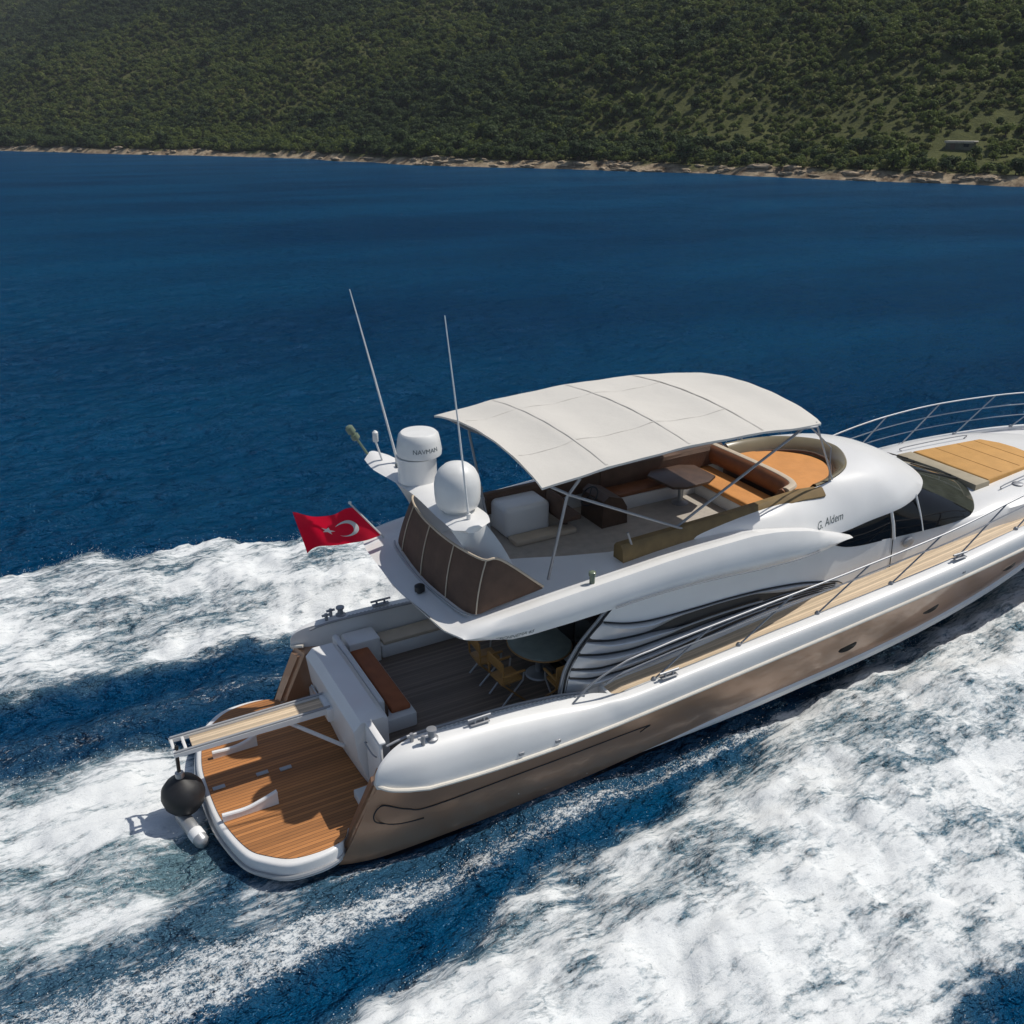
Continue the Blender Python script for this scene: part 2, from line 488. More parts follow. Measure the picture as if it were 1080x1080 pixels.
yA_out = tab([-40, -15, -5, -2, 0, 2.4, 5.3, 9, 13, 17, 19.5, 22, 23.5], [17.5, 13.2, 11.3, 11.2, 10.6, 9.7, 9.4, 8.4, 7.0, 5.0, 3.4, 1.6, 0.2])
yA_in = tab([-40, -15, -5, 1, 2, 6, 10, 15, 19.5, 23.5], [7.0, 5.6, 5.1, 5.1, 4.9, 4.4, 3.8, 3.0, 1.6, 0.0])
yD_out = tab([-40, -12, -4, 0, 3, 6.5, 9, 11.5, 14, 18, 21, 23.5], [-17, -11.5, -10.2, -9.6, -9.0, -8.5, -7.9, -7.0, -5.9, -4.0, -2.3, -0.2])
yD_in = tab([-40, -12, -4, -1.7, 0, 1.5, 3, 4.7, 7.1, 9, 11.6, 14, 17.6, 21, 23.5], [-7.5, -5.8, -5.0, -4.7, -4.6, -4.15, -4.05, -3.7, -3.0, -2.6, -2.0, -1.4, -0.6, -0.2, 0.0])
yB_hi = tab([-60, -15, -4, -1.2, -0.3], [5.0, 3.0, 2.3, 1.95, 1.2])
yB_lo = tab([-60, -15, -4, -1.2, -0.3], [-5.0, -2.9, -2.15, -1.8, -1.2])
yC = tab([-30, -10, -3.8, -1.5, 0.4, 2.8, 6.5, 9], [-5.2, -4.1, -3.4, -3.35, -3.15, -2.9, -2.66, -2.5])
wC = tab([-30, -10, -3, -1.5, 0.4, 2.8, 6.5, 9], [1.2, .9, .55, .42, .32, .27, .11, .05])
yC2 = tab([-30, -10, -4.7, 0.4, 6, 12], [5.0, 3.8, 3.05, 3.55, 3.2, 2.8])
wC2 = tab([-30, -10, -4.7, 0.4, 6, 12], [1.1, .8, .62, .40, .25, .1])

nE = (fbm(X * .9, Y * .9, 5, 3) - .5)                      # edge fray
nS = fbm(X * .35 + Y * .1, Y * .9, 5, 11)                  # streaks along the boat
nB = fbm(X * .55, Y * .8, 6, 23, .55)
nF = fbm(X * 2.2, Y * 2.6, 5, 37, .6)
near = ((X > -60) & (X < 24))
def band(lo, hi, soft_lo, soft_hi):
    return sstep(-soft_lo, soft_lo, Y - lo) * sstep(-soft_hi, soft_hi, hi - Y)
fr = nE * 2.6
inx = sstep(-60, -25, X) * (X < 23.6)
A = band(yA_in(X) + fr * .55, yA_out(X) + fr * .7, .55, .35) * inx
D = band(yD_out(X) + fr * .8, yD_in(X) + fr * .55, .7, .55) * inx
Bm = band(yB_lo(X) + fr * .25, yB_hi(X) + fr * .3, .5, .45) * sstep(-.9, -2.2, X + nE * 1.3) * inx
C = np.exp(-((Y - yC(X) - nE * .3) / (wC(X) + .02)) ** 2) * (X < 9.5) * sstep(-30, -12, X)
C2 = np.exp(-((Y - yC2(X) - nE * .3) / (wC2(X) + .02)) ** 2) * (X < 12) * sstep(-30, -12, X)
holes = sstep(.36, .62, nB * .6 + nS * .4)
fA = A * (.58 + .42 * holes)
fD = D * (.57 + .42 * holes)
teal_gap = np.exp(-(((X + 2.1) / .8) ** 2 + ((Y + .95) / .45) ** 2))
fB = Bm * (.62 + .40 * sstep(.30, .58, nS)) * (1 - .9 * teal_gap)
fC = C * (.10 + .24 * sstep(.45, .68, nF))
fC2 = C2 * (.06 + .22 * sstep(.45, .68, nF))
# spill between the stern wash and the starboard strip
sp = band(yC(X) - .3, yB_lo(X) + .2, .4, .5) * sstep(1.5, -1.0, X) * sstep(-30, -12, X)
fS = sp * (.16 + .36 * sstep(.46, .72, nB))
foam = np.maximum.reduce([fA, fD, fB, fC, fC2, fS])
foam = np.clip(foam, 0, 1.1)
hl = np.exp(-((Y + np.interp(X, [-1, 0, 8, 10], [2.2, 2.36, 2.42, 2.40])) / .10) ** 2) * (X < 10) * sstep(-1.2, .2, X)
spk = np.clip(hl * .75 + C * (.62 + .6 * nF) + C2 * (.30 + .5 * nF) + sp * .42 + .25 * (A + D > .05) * (foam < .5), 0, 1)
aer = np.clip(np.maximum.reduce([A * .55, D * .55, Bm * .75, sp * .30, hl * .25, C * .14, C2 * .10, teal_gap * .25]), 0, 1)
hullgap = band(yC(X), -2.1 + 0 * X, .2, .1) * (X < 9) * (X > -.5)
aer = np.maximum(aer, hullgap * .16)
# height: sea ripples + wake forms + foam billow
att = np.clip(1.3 - step / .55, 0, 1)
Z = (fbm(X * .16 + 3, Y * .26, 3, 51) - .5) * .42 * np.clip(1.6 - step / 1.6, 0, 1)
Z += (fbm(X * .75, Y * 1.2, 4, 61) - .5) * .32 * np.clip(1.35 - step / .9, 0, 1)
crA = A * np.exp(-((Y - (yA_in(X) * .35 + yA_out(X) * .65)) / 2.0) ** 2)
crD = D * np.exp(-((Y - (yD_in(X) * .62 + yD_out(X) * .38)) / 1.5) ** 2)
grow = sstep(23.5, 14, X)
Z += crA * .62 + crD * .52
Z += -.16 * np.exp(-((Y - (yA_in(X) - .6)) / .8) ** 2) * inx - .12 * np.exp(-((Y - (yD_in(X) + .7)) / .7) ** 2) * inx
bill = (fbm(X * 1.1, Y * 1.25, 6, 71, .55) - .45)
bil2 = (fbm(X * 3.4, Y * 3.8, 4, 81, .6, True) - .55)
Z += (A + D) * np.clip(foam, 0, 1) * (bill * .40 + bil2 * .10) * np.clip(att + .15, 0, 1)
Z += Bm * (bill * .30 + bil2 * .06) * att + Bm * .06
Z += (C + C2) * bil2 * .14 * att
# keep the water out of the boat itself
V = np.stack([X.ravel(), Y.ravel(), Z.ravel()], 1)
nx, ny = X.shape
idx = np.arange(nx * ny).reshape(nx, ny)
F = np.stack([idx[:-1, :-1], idx[1:, :-1], idx[1:, 1:], idx[:-1, 1:]], -1).reshape(-1, 4)
ff = foam.ravel()[F].mean(1)
isf = ff > .30
def submesh(name, mask):
    f = F[mask]; used = np.unique(f); rm = np.full(len(V), -1); rm[used] = np.arange(len(used))
    return mesh_np(name, V[used], rm[f], WATER, True, {'foam': foam.ravel()[used], 'aer': aer.ravel()[used], 'spk': spk.ravel()[used]})
water = submesh('water', ~isf); tag(water, 'deep blue rippled sea around the motor yacht', 'sea', kind='structure')
wake = submesh('wake_foam', isf); tag(wake, 'white churned wake foam spreading beside and behind the yacht', 'foam', kind='stuff')

# flying spray: droplets over the wash
def spray():
    pr = (foam > .55) & (X > -9) & (X < 22) & (Y > -10) & (Y < 12)
    ii = np.flatnonzero(pr.ravel())
    edge = np.flatnonzero(((foam > .32) & (foam < .6) & (X > -9) & (X < 22) & (Y > -10) & (Y < 13) & ((A + D + Bm) > .12)).ravel())
    cst = np.flatnonzero(((C > .5) & (X > -6) & (X < 8)).ravel())
    pick = np.concatenate([rng.choice(ii, 9000), rng.choice(edge, 14000), rng.choice(cst, 5000)])
    P0 = V[pick] + np.stack([rng.normal(0, .06, len(pick)), rng.normal(0, .06, len(pick)), np.abs(rng.exponential(.09, len(pick)))], 1)
    s = rng.uniform(.0025, .008, len(pick))[:, None]
    T = np.array([[1, 1, 1], [-1, -1, 1], [-1, 1, -1], [1, -1, -1]]) * .8
    VV = (P0[:, None, :] + T[None] * s[:, None, :]).reshape(-1, 3)
    b = (np.arange(len(pick)) * 4)[:, None]
    FF = np.concatenate([b + np.array([[0, 1, 2]]), b + np.array([[0, 3, 1]]), b + np.array([[0, 2, 3]]), b + np.array([[1, 3, 2]])])
    o = mesh_np('spray', VV, FF, mat('spray_drops', (.82, .85, .86), .6, var=.05), True)
    tag(o, 'fine white spray drops flying over the wake', 'spray', kind='stuff')
spray()

# ================================================================== SETTING: shore and hill
S0 = np.array([8.0, 420.0]); S1 = np.array([159.0, 98.0])
tdir = (S1 - S0) / np.linalg.norm(S1 - S0); LEN = np.linalg.norm(S1 - S0)
ndir = np.array([-tdir[1], tdir[0]])
if ndir[0] < 0: ndir = -ndir
def shore_off(s):
    return 7 * np.sin(s / 61 + .6) + 4 * np.sin(s / 23 + 2) + 14 * (1 - ((s - 190) / 190) ** 2) * ((s > 0) & (s < 380)) + (fbm(s / 14, s * 0 + 3, 4, 5) - .5) * 7
def hill_h(s, d):
    """s along the shore, d inland from the waterline"""
    up = np.clip(d - 3, 0, None)
    base = np.where(d < 0, d * .35, np.minimum(d, 3) * .55 * (.55 + .9 * fbm(s / 9, d / 9, 3, 9)))
    slope = (.13 + .24 * sstep(5, 80, d) + .07 * sstep(120, 260, d)) * (1 + .28 * (fbm(s / 120, d / 160, 3, 31) - .5))
    return base + up * slope + (fbm(s / 55, d / 70, 4, 41) - .5) * np.clip(up * .22, 0, 15) + (fbm(s / 7, d / 7, 3, 43) - .5) * np.clip(up * .2, 0, 1.2)
def to_world(s, d):
    dd = d + shore_off(s) * 1.0
    return S0[0] + tdir[0] * s + ndir[0] * dd, S0[1] + tdir[1] * s + ndir[1] * dd

def hill_material():
    m = bpy.data.materials.new('hillside_ground')
    m.use_nodes = True
    n, l = m.node_tree.nodes, m.node_tree.links
    p = n['Principled BSDF']; p.inputs['Roughness'].default_value = 0.95; p.inputs['Specular IOR Level'].default_value = 0.1
    at = n.new('ShaderNodeAttribute'); at.attribute_name = 'shore'
    geo = n.new('ShaderNodeNewGeometry')
    t = n.new('ShaderNodeTexNoise'); t.inputs['Scale'].default_value = .09; t.inputs['Detail'].default_value = 8; t.inputs['Roughness'].default_value = .65
    l.new(geo.outputs['Position'], t.inputs['Vector'])
    cr = n.new('ShaderNodeValToRGB')
    cr.color_ramp.elements[0].position = .36; cr.color_ramp.elements[0].color = (.050, .058, .022, 1)
    cr.color_ramp.elements[1].position = .66; cr.color_ramp.elements[1].color = (.105, .112, .040, 1)
    l.new(t.outputs['Fac'], cr.inputs['Fac'])
    t2 = n.new('ShaderNodeTexNoise'); t2.inputs['Scale'].default_value = .35; t2.inputs['Detail'].default_value = 8; t2.inputs['Roughness'].default_value = .7
    l.new(geo.outputs['Position'], t2.inputs['Vector'])
    cr2 = n.new('ShaderNodeValToRGB')
    cr2.color_ramp.elements[0].position = .35; cr2.color_ramp.elements[0].color = (.10, .065, .04, 1)
    cr2.color_ramp.elements[1].position = .65; cr2.color_ramp.elements[1].color = (.50, .40, .27, 1)
    l.new(t2.outputs['Fac'], cr2.inputs['Fac'])
    mx = n.new('ShaderNodeMix'); mx.data_type = 'RGBA'
    l.new(at.outputs['Fac'], mx.inputs['Factor']); l.new(cr.outputs['Color'], mx.inputs['A']); l.new(cr2.outputs['Color'], mx.inputs['B'])
    l.new(mx.outputs['Result'], p.inputs['Base Color'])
    t3 = n.new('ShaderNodeTexNoise'); t3.inputs['Scale'].default_value = .7; t3.inputs['Detail'].default_value = 9; t3.inputs['Roughness'].default_value = .75
    l.new(geo.outputs['Position'], t3.inputs['Vector'])
    ma = n.new('ShaderNodeMath'); ma.operation = 'MULTIPLY_ADD'; ma.inputs[1].default_value = .6
    l.new(t3.outputs['Fac'], ma.inputs[0])
    mb = n.new('ShaderNodeMath'); mb.operation = 'MULTIPLY_ADD'; mb.inputs[1].default_value = .6; mb.inputs[2].default_value = -.1
    l.new(t.outputs['Fac'], mb.inputs[0]); l.new(mb.outputs[0], ma.inputs[2]); l.new(ma.outputs[0], cr.inputs['Fac'])
    bp = n.new('ShaderNodeBump'); bp.inputs['Strength'].default_value = .8; bp.inputs['Distance'].default_value = 1.0
    l.new(t2.outputs['Fac'], bp.inputs['Height']); l.new(bp.outputs['Normal'], p.inputs['Normal'])
    return m
ss_ = np.arange(-620, 760, 2.0)
dd_ = np.concatenate([np.arange(-8, 12, .5), np.arange(12, 60, 2), np.arange(60, 560, 6), [600, 700, 900]])
Sg, Dg = np.meshgrid(ss_, dd_, indexing='ij')
Hx, Hy = to_world(Sg, Dg)
Hz = np.minimum(hill_h(Sg, Dg), 420)
hidx = np.arange(Sg.size).reshape(Sg.shape)
HF = np.stack([hidx[:-1, :-1], hidx[1:, :-1], hidx[1:, 1:], hidx[:-1, 1:]], -1).reshape(-1, 4)
sh = sstep(4.2, 2.2, Dg + (fbm(Sg / 6, Dg / 6, 4, 91) - .5) * 7)
hill = mesh_np('hill', np.stack([Hx.ravel(), Hy.ravel(), Hz.ravel()], 1), HF, hill_material(), True, {'shore': sh.ravel()})
tag(hill, 'steep hillside behind the far shore, green scrub above a narrow rocky beach', 'hill', kind='structure')

# ================================================================== SETTING: scrub and trees on the hill
def leaf_material(name, a, b):
    m = bpy.data.materials.new(name)
    m.use_nodes = True
    n, l = m.node_tree.nodes, m.node_tree.links
    p = n['Principled BSDF']; p.inputs['Roughness'].default_value = 0.7; p.inputs['Specular IOR Level'].default_value = 0.2
    oi = n.new('ShaderNodeObjectInfo')
    geo = n.new('ShaderNodeNewGeometry')
    ad = n.new('ShaderNodeMath'); ad.operation = 'MULTIPLY_ADD'; ad.inputs[1].default_value = .35
    l.new(geo.outputs['Random Per Island'], ad.inputs[0])
    m2 = n.new('ShaderNodeMath'); m2.operation = 'MULTIPLY'; m2.inputs[1].default_value = .65
    l.new(oi.outputs['Random'], m2.inputs[0]); l.new(m2.outputs[0], ad.inputs[2])
    mx = n.new('ShaderNodeMix'); mx.data_type = 'RGBA'
    l.new(ad.outputs[0], mx.inputs['Factor'])
    mx.inputs['A'].default_value = (*a, 1); mx.inputs['B'].default_value = (*b, 1)
    l.new(mx.outputs['Result'], p.inputs['Base Color'])
    tr = n.new('ShaderNodeBsdfTranslucent'); l.new(mx.outputs['Result'], tr.inputs['Color'])
    ms = n.new('ShaderNodeMixShader'); ms.inputs['Fac'].default_value = .4
    l.new(p.outputs['BSDF'], ms.inputs[1]); l.new(tr.outputs['BSDF'], ms.inputs[2])
    l.new(ms.outputs['Shader'], n['Material Output'].inputs['Surface'])
    return m
LEAF = {'dark': leaf_material('dark_foliage', (.035, .060, .022), (.074, .108, .034)),
        'mid': leaf_material('green_foliage', (.088, .125, .031), (.155, .192, .046)),
        'pale': leaf_material('olive_foliage', (.130, .152, .044), (.208, .222, .068))}
BARK = mat('bark', (.09, .065, .045), .9, var=.3, vscale=6)
def crown_mesh(name, kind, r, h, nlob, nleaf, leaf, seed):
    g = np.random.default_rng(seed)
    bm = bmesh.new()
    a_tube(bm, [(0, 0, -.5), (.05, .03, h * .3), (-.04, .06, h * .6)], [.16, .12, .06], 6)
    for k in range(4):
        a = k * 1.6 + seed
        a_tube(bm, [(0, 0, h * .25), (math.cos(a) * r * .35, math.sin(a) * r * .35, h * .5), (math.cos(a) * r * .6, math.sin(a) * r * .6, h * .66)], [.07, .05, .025], 5)
    nb = len(bm.faces)
    lob = []
    for k in range(nlob):
        a = g.uniform(0, 2 * math.pi); q = g.uniform(.1, .72) * r
        lob.append((q * math.cos(a), q * math.sin(a), h * g.uniform(.42, .82), g.uniform(.30, .52) * r))
    for k in range(nleaf):
        cx, cy, cz, lr = lob[g.integers(nlob)]
        v = g.normal(size=3); v /= np.linalg.norm(v); v *= lr * g.uniform(.55, 1.05) ** .6
        p = Vector((cx + v[0], cy + v[1], max(.08 * h, cz + v[2] * .8)))
        nrm = Vector(v + g.normal(size=3) * .35 * lr + np.array([0, 0, .25 * lr])).normalized()
        t = nrm.orthogonal().normalized(); b = nrm.cross(t)
        a = g.uniform(0, 6.28); t, b = t * math.cos(a) + b * math.sin(a), b * math.cos(a) - t * math.sin(a)
        s = leaf * g.uniform(.6, 1.3)
        bm.faces.new([bm.verts.new(p + t * s * x + b * s * y) for x, y in ((-.6, -.5), (.5, -.6), (.7, .45), (-.4, .6))])
    me = bpy.data.meshes.new(name)
    bm.faces.ensure_lookup_table()
    for i, f in enumerate(bm.faces):
        f.material_index = 0 if i < nb else 1
        f.smooth = i < nb
    bm.to_mesh(me); bm.free()
    me.materials.append(BARK); me.materials.append(LEAF[kind])
    return me
VAR = []
for k in range(3): VAR.append(('dark', crown_mesh('tree_crown', 'dark', 2.2, 4.0, 9, 420, .36, 100 + k)))
for k in range(3): VAR.append(('mid', crown_mesh('tree_crown', 'mid', 1.9, 2.7, 8, 340, .32, 200 + k)))
for k in range(2): VAR.append(('pale', crown_mesh('tree_crown', 'pale', 1.5, 1.7, 7, 260, .27, 300 + k)))

def haze():
    bm = bmesh.new(); bmesh.ops.create_cube(bm, size=1)
    bmesh.ops.scale(bm, vec=(11000, 11000, 470), verts=bm.verts)
    bmesh.ops.translate(bm, vec=(0, 0, 470 / 2 - 6), verts=bm.verts)
    me = bpy.data.meshes.new('haze'); bm.to_mesh(me); bm.free()
    m = bpy.data.materials.new('sea_haze'); m.use_nodes = True
    n = m.node_tree.nodes; n.remove(n['Principled BSDF'])
    v = n.new('ShaderNodeVolumePrincipled'); v.inputs['Color'].default_value = (.80, .88, 1, 1); v.inputs['Density'].default_value = HAZE
    m.node_tree.links.new(v.outputs['Volume'], n['Material Output'].inputs['Volume'])
    me.materials.append(m)
    o = bpy.data.objects.new('haze', me); COL.objects.link(o)
    tag(o, 'thin pale summer haze over the sea and the far hillside', 'haze', kind='stuff')
HAZE = .00014
haze()

# hut clearing (s, d)
HUT_S, HUT_D = 338.0, 27.0
N = 300000
s = rng.uniform(-470, 560, N); d = 3.2 + rng.uniform(0, 1, N) ** 1.1 * 430
dens = fbm(s / 28, d / 28, 4, 111); patch = fbm(s / 60, d / 45, 3, 121)
keep = rng.uniform(0, 1, N) < np.clip(.62 + 1.2 * (dens - .40), .3, 1)
meadow = np.exp(-(((s - HUT_S + 12) / 58) ** 2 + ((d - HUT_D + 2) / 24) ** 2))
keep &= rng.uniform(0, 1, N) > np.clip(meadow * .9, 0, .40)
keep &= rng.uniform(0, 1, N) > .45 * sstep(150, 300, s) * sstep(120, 40, d)
keep &= ((abs(s - HUT_S) > 5) | (abs(d - HUT_D + 4) > 9))
edge = np.flatnonzero(keep)
s, d, patch, meadow = s[edge], d[edge], patch[edge], meadow[edge]
# a denser dark row just above the beach
sr = rng.uniform(-220, 500, 620); dr = 2.2 + 7 * rng.uniform(0, 1, 620) ** 1.4 + 2.2 * fbm(sr / 11, sr * 0, 3, 95)
s = np.concatenate([s, sr]); d = np.concatenate([d, dr]); patch = np.concatenate([patch, np.full(620, .62)]); meadow = np.concatenate([meadow, np.zeros(620)])
wx, wy = to_world(s, d); wz = hill_h(s, d)
r_ = rng.uniform(0, 1, len(s))
pd = np.clip(.08 + 1.9 * (patch - .42) + .16 * sstep(60, 200, d), .05, .8); pp = np.clip(.34 - .9 * (patch - .4), .05, .6)
kind = np.where(r_ < pd, 0, np.where(r_ < pd + pp, 2, 1))
var = np.where(kind == 0, rng.integers(0, 3, len(s)), np.where(kind == 1, 3 + rng.integers(0, 3, len(s)), 6 + rng.integers(0, 2, len(s))))
size = rng.uniform(.42, .85, len(s)) * np.where(rng.uniform(0, 1, len(s)) < .06, 1.7, 1) * (1 + .15 * sstep(100, 250, d)) * np.where(meadow > .3, .85, 1)
rot = rng.uniform(0, 6.28, len(s))
cxy = np.array([cam.location.x, cam.location.y])
fwd = np.array([math.sin(R(28.4)), math.cos(R(28.4))])
rel = np.stack([wx, wy], 1) - cxy
dist = np.linalg.norm(rel, axis=1)
ang = np.degrees(np.arctan2(rel @ np.array([fwd[1], -fwd[0]]), rel @ fwd))
inview = (abs(ang) < 27.5)
ext = np.array([2.2, 2.2, 2.2, 1.9, 1.9, 1.9, 1.5, 1.5])[var] * size / dist
order = np.argsort(-np.where(inview, ext, 0))
near_ids = order[:290]
TREE_TXT = {'dark': ('shore_tree', 'dark green rounded tree among the scrub on the lower hillside', 'tree', 'dark trees on the lower hillside'),
            'mid': ('scrub_bush', 'mid green leafy bush on the lower hillside above the beach', 'bush', 'green bushes on the lower hillside'),
            'pale': ('scrub_shrub', 'pale olive low shrub on the lower hillside above the beach', 'shrub', 'pale shrubs on the lower hillside')}
first = {}
for i in near_ids:
    kd, me = VAR[var[i]]
    nm, lb, ct, gr = TREE_TXT[kd]
    o = bpy.data.objects.new(nm, me)
    COL.objects.link(o)
    o.location = (wx[i], wy[i], wz[i] - .1); o.rotation_euler = (0, 0, rot[i]); o.scale = (size[i], size[i], size[i] * rng.uniform(.85, 1.15))
    tag(o, lb, ct, gr)
    first.setdefault(int(var[i]), o)
for v in range(8):
    if v not in first:
        kd, me = VAR[v]; nm, lb, ct, gr = TREE_TXT[kd]
        o = bpy.data.objects.new(nm, me); COL.objects.link(o)
        j = np.flatnonzero(var == v)[0]; o.location = (wx[j], wy[j], wz[j] - .1); tag(o, lb, ct, gr); first[v] = o
rest = np.setdiff1d(np.arange(len(s)), near_ids)
pm = bpy.data.meshes.new('hillside_scrub')
pm.vertices.add(len(rest))
pm.vertices.foreach_set('co', np.stack([wx[rest], wy[rest], wz[rest] - .1], 1).astype(np.float32).ravel())
for nm, a, tp in (('variant', var[rest].astype(np.int32), 'INT'), ('spin', rot[rest].astype(np.float32), 'FLOAT'), ('grow', size[rest].astype(np.float32), 'FLOAT')):
    at = pm.attributes.new(nm, tp, 'POINT'); at.data.foreach_set('value', a)
scrub = bpy.data.objects.new('hillside_scrub', pm)
COL.objects.link(scrub)
tag(scrub, 'dense mass of dark and olive green scrub covering the hillside', 'scrub', kind='stuff')
ng = bpy.data.node_groups.new('scatter_scrub', 'GeometryNodeTree')
ng.interface.new_socket('Geometry', in_out='INPUT', socket_type='NodeSocketGeometry')
ng.interface.new_socket('Geometry', in_out='OUTPUT', socket_type='NodeSocketGeometry')
gi = ng.nodes.new('NodeGroupInput'); go = ng.nodes.new('NodeGroupOutput'); jn = ng.nodes.new('GeometryNodeJoinGeometry')
def named(nm, dt):
    q = ng.nodes.new('GeometryNodeInputNamedAttribute'); q.data_type = dt; q.inputs['Name'].default_value = nm
    return q.outputs['Attribute']
av, asp, agr = named('variant', 'INT'), named('spin', 'FLOAT'), named('grow', 'FLOAT')
cx_ = ng.nodes.new('ShaderNodeCombineXYZ'); ng.links.new(asp, cx_.inputs['Z'])
for v in range(8):
    oi = ng.nodes.new('GeometryNodeObjectInfo'); oi.inputs['Object'].default_value = first[v]; oi.inputs['As Instance'].default_value = True
    cp = ng.nodes.new('FunctionNodeCompare'); cp.data_type = 'INT'; cp.operation = 'EQUAL'
    ints = [i for i in cp.inputs if i.type == 'INT']
    ng.links.new(av, ints[0]); ints[1].default_value = v
    ip = ng.nodes.new('GeometryNodeInstanceOnPoints')
    ng.links.new(gi.outputs[0], ip.inputs['Points']); ng.links.new(cp.outputs['Result'], ip.inputs['Selection'])
    ng.links.new(oi.outputs['Geometry'], ip.inputs['Instance'])
    ng.links.new(cx_.outputs['Vector'], ip.inputs['Rotation']); ng.links.new(agr, ip.inputs['Scale'])
    ng.links.new(ip.outputs['Instances'], jn.inputs[0])
ng.links.new(jn.outputs[0], go.inputs[0])
md = scrub.modifiers.new('scatter', 'NODES'); md.node_group = ng

# rocks on the beach
def rock_mesh(seed):
    bm = bmesh.new()
    bmesh.ops.create_icosphere(bm, subdivisions=3, radius=1)
    g = np.random.default_rng(seed); off = g.uniform(0, 50, 3)
    for v in bm.verts:
        c = np.array(v.co)
        k = .35 + 1.3 * float(fbm(np.array([c[0] * 1.9 + off[0] + c[2] * 1.4]), np.array([c[1] * 1.9 + off[1] - c[2] * 1.1]), 5, seed, .62)[0])
        v.co = Vector((c[0] * k, c[1] * k * .8, round(c[2] * k * 2.2) / 2.2 * .25 + c[2] * k * .25))
    me = bpy.data.meshes.new('shore_rock')
    for f in bm.faces: f.smooth = False
    bm.to_mesh(me); bm.free(); me.materials.append(M['rock'])
    return me
RK = [rock_mesh(k) for k in range(6)]
for k in range(110):
    s1 = rng.uniform(-60, 400); d1 = rng.uniform(.4, 3.2)
    if k < 60: s1 = rng.uniform(190, 385)
    x1, y1 = to_world(np.array([s1]), np.array([d1])); z1 = hill_h(np.array([s1]), np.array([d1]))
    o = bpy.data.objects.new('shore_rock', RK[k % 6]); COL.objects.link(o)
    q = rng.uniform(.5, 1.6)
    o.location = (x1[0], y1[0], z1[0] - .1 * q); o.scale = (q * rng.uniform(1.0, 2.2), q, q * rng.uniform(.5, .9))
    o.rotation_euler = (0, 0, math.atan2(tdir[1], tdir[0]) + rng.uniform(-.4, .4))
    tag(o, 'pale brown weathered rock at the waterline of the far shore', 'rock', 'rocks along the far shoreline')

# hut in the clearing
hx, hy = to_world(np.array([HUT_S]), np.array([HUT_D])); hz = hill_h(np.array([HUT_S]), np.array([HUT_D]))
hut = empty('hillside_hut', (hx[0], hy[0], hz[0] - .35)); hut.rotation_euler = (0, 0, math.atan2(tdir[1], tdir[0]) + math.pi * 0)
tag(hut, 'small low hut with a pale flat roof in the clearing above the shore', 'hut')
bm = bmesh.new(); a_box(bm, (0, 0, .3), (5.2, 3.0, 2.0), bev=.03); finish('wall', bm, 'hutwall', hut)
bm = bmesh.new(); a_box(bm, (0, 0, 1.42), (5.8, 3.8, .24), bev=.03); a_box(bm, (0, -1.75, 1.2), (5.6, .12, .2)); a_box(bm, (0, 1.75, 1.2), (5.6, .12, .2)); finish('roof', bm, 'hutroof', hut)
for sgn in (-1, 1):
    bm = bmesh.new(); a_box(bm, (-1.2, sgn * 1.505, .35), (.9, .05, 1.6)); finish('door', bm, 'dwood', hut)
    bm = bmesh.new(); a_box(bm, (1.4, sgn * 1.505, .7), (1.0, .05, .6)); finish('window', bm, 'glass', hut)

# ================================================================== THE YACHT (x forward, y to port, z up)
yacht = empty('motor_yacht')
BOAT = Matrix.Rotation(R(-1.1139), 4, 'Y') @ Matrix.Rotation(R(1.3364), 4, 'X')
yacht.matrix_world = BOAT
tag(yacht, 'white and bronze flybridge motor yacht speeding across the blue sea', 'yacht')
def part(name, bm, m, parent=yacht, angle=38): return finish(name, bm, m, parent, angle)
def mirror(pts): return [(p[0], -p[1], p[2]) for p in pts]

XB = [0.3, 0.6, 1.2, 2.5, 3.6, 4.4, 4.8, 6, 8, 10, 13, 15, 17.2, 19.5, 21, 22.4, 23.4]
RY = tab(XB, [2.30, 2.40, 2.46, 2.48, 2.50, 2.50, 2.50, 2.50, 2.52, 2.55, 2.60, 2.57, 2.42, 2.08, 1.62, .92, .02])
RZ = tab(XB, [1.34, 1.28, 1.20, 1.13, 1.14, 1.16, 1.18, 1.25, 1.40, 1.57, 1.86, 2.05, 2.20, 2.26, 2.30, 2.36, 2.42])
CX = [-0.2, 2, 4, 6, 8, 10, 12, 14, 16, 18, 20, 21.5, 22.6]
CY = tab(CX, [2.26, 2.32, 2.33, 2.33, 2.32, 2.30, 2.22, 2.08, 1.85, 1.50, 1.0, .5, .02])
CZ = tab(CX, [.06, .08, .16, .30, .44, .54, .64, .80, 1.02, 1.32, 1.68, 1.98, 2.2])
# --- hull topsides
for sg in (-1, 1):
    G = []
    for u in np.concatenate([np.linspace(0, .04, 9)[:-1], np.linspace(.04, 1, 66)]):
        row = []
        for v in np.linspace(0, 1, 9):
            x = (-0.22 + .66 * v ** .9) + u * (22.6 - (-.22) + (.8 - .66) * v)
            xc = -0.2 + u * 22.8; xr = 0.3 + u * 23.1
            flare = -.10 * sstep(9, 18, np.array(x)) * 4 * v * (1 - v) * min(1, CY(xc))
            bulge = .035 * 4 * v * (1 - v) * (1 - sstep(6, 12, np.array(x)))
            y = CY(xc) + (RY(xr) - CY(xc)) * v + flare + bulge
            z = CZ(xc) + (RZ(xr) - CZ(xc)) * v
            xe = u * 23.1 / .85
            if xe < 1: y -= .15 * (1 - xe) ** 2.2
            row.append((x, sg * y, z))
        G.append(row)
    bm = bmesh.new(); a_grid(bm, G)
    hull_s = part('hull_side', bm, 'bronze')
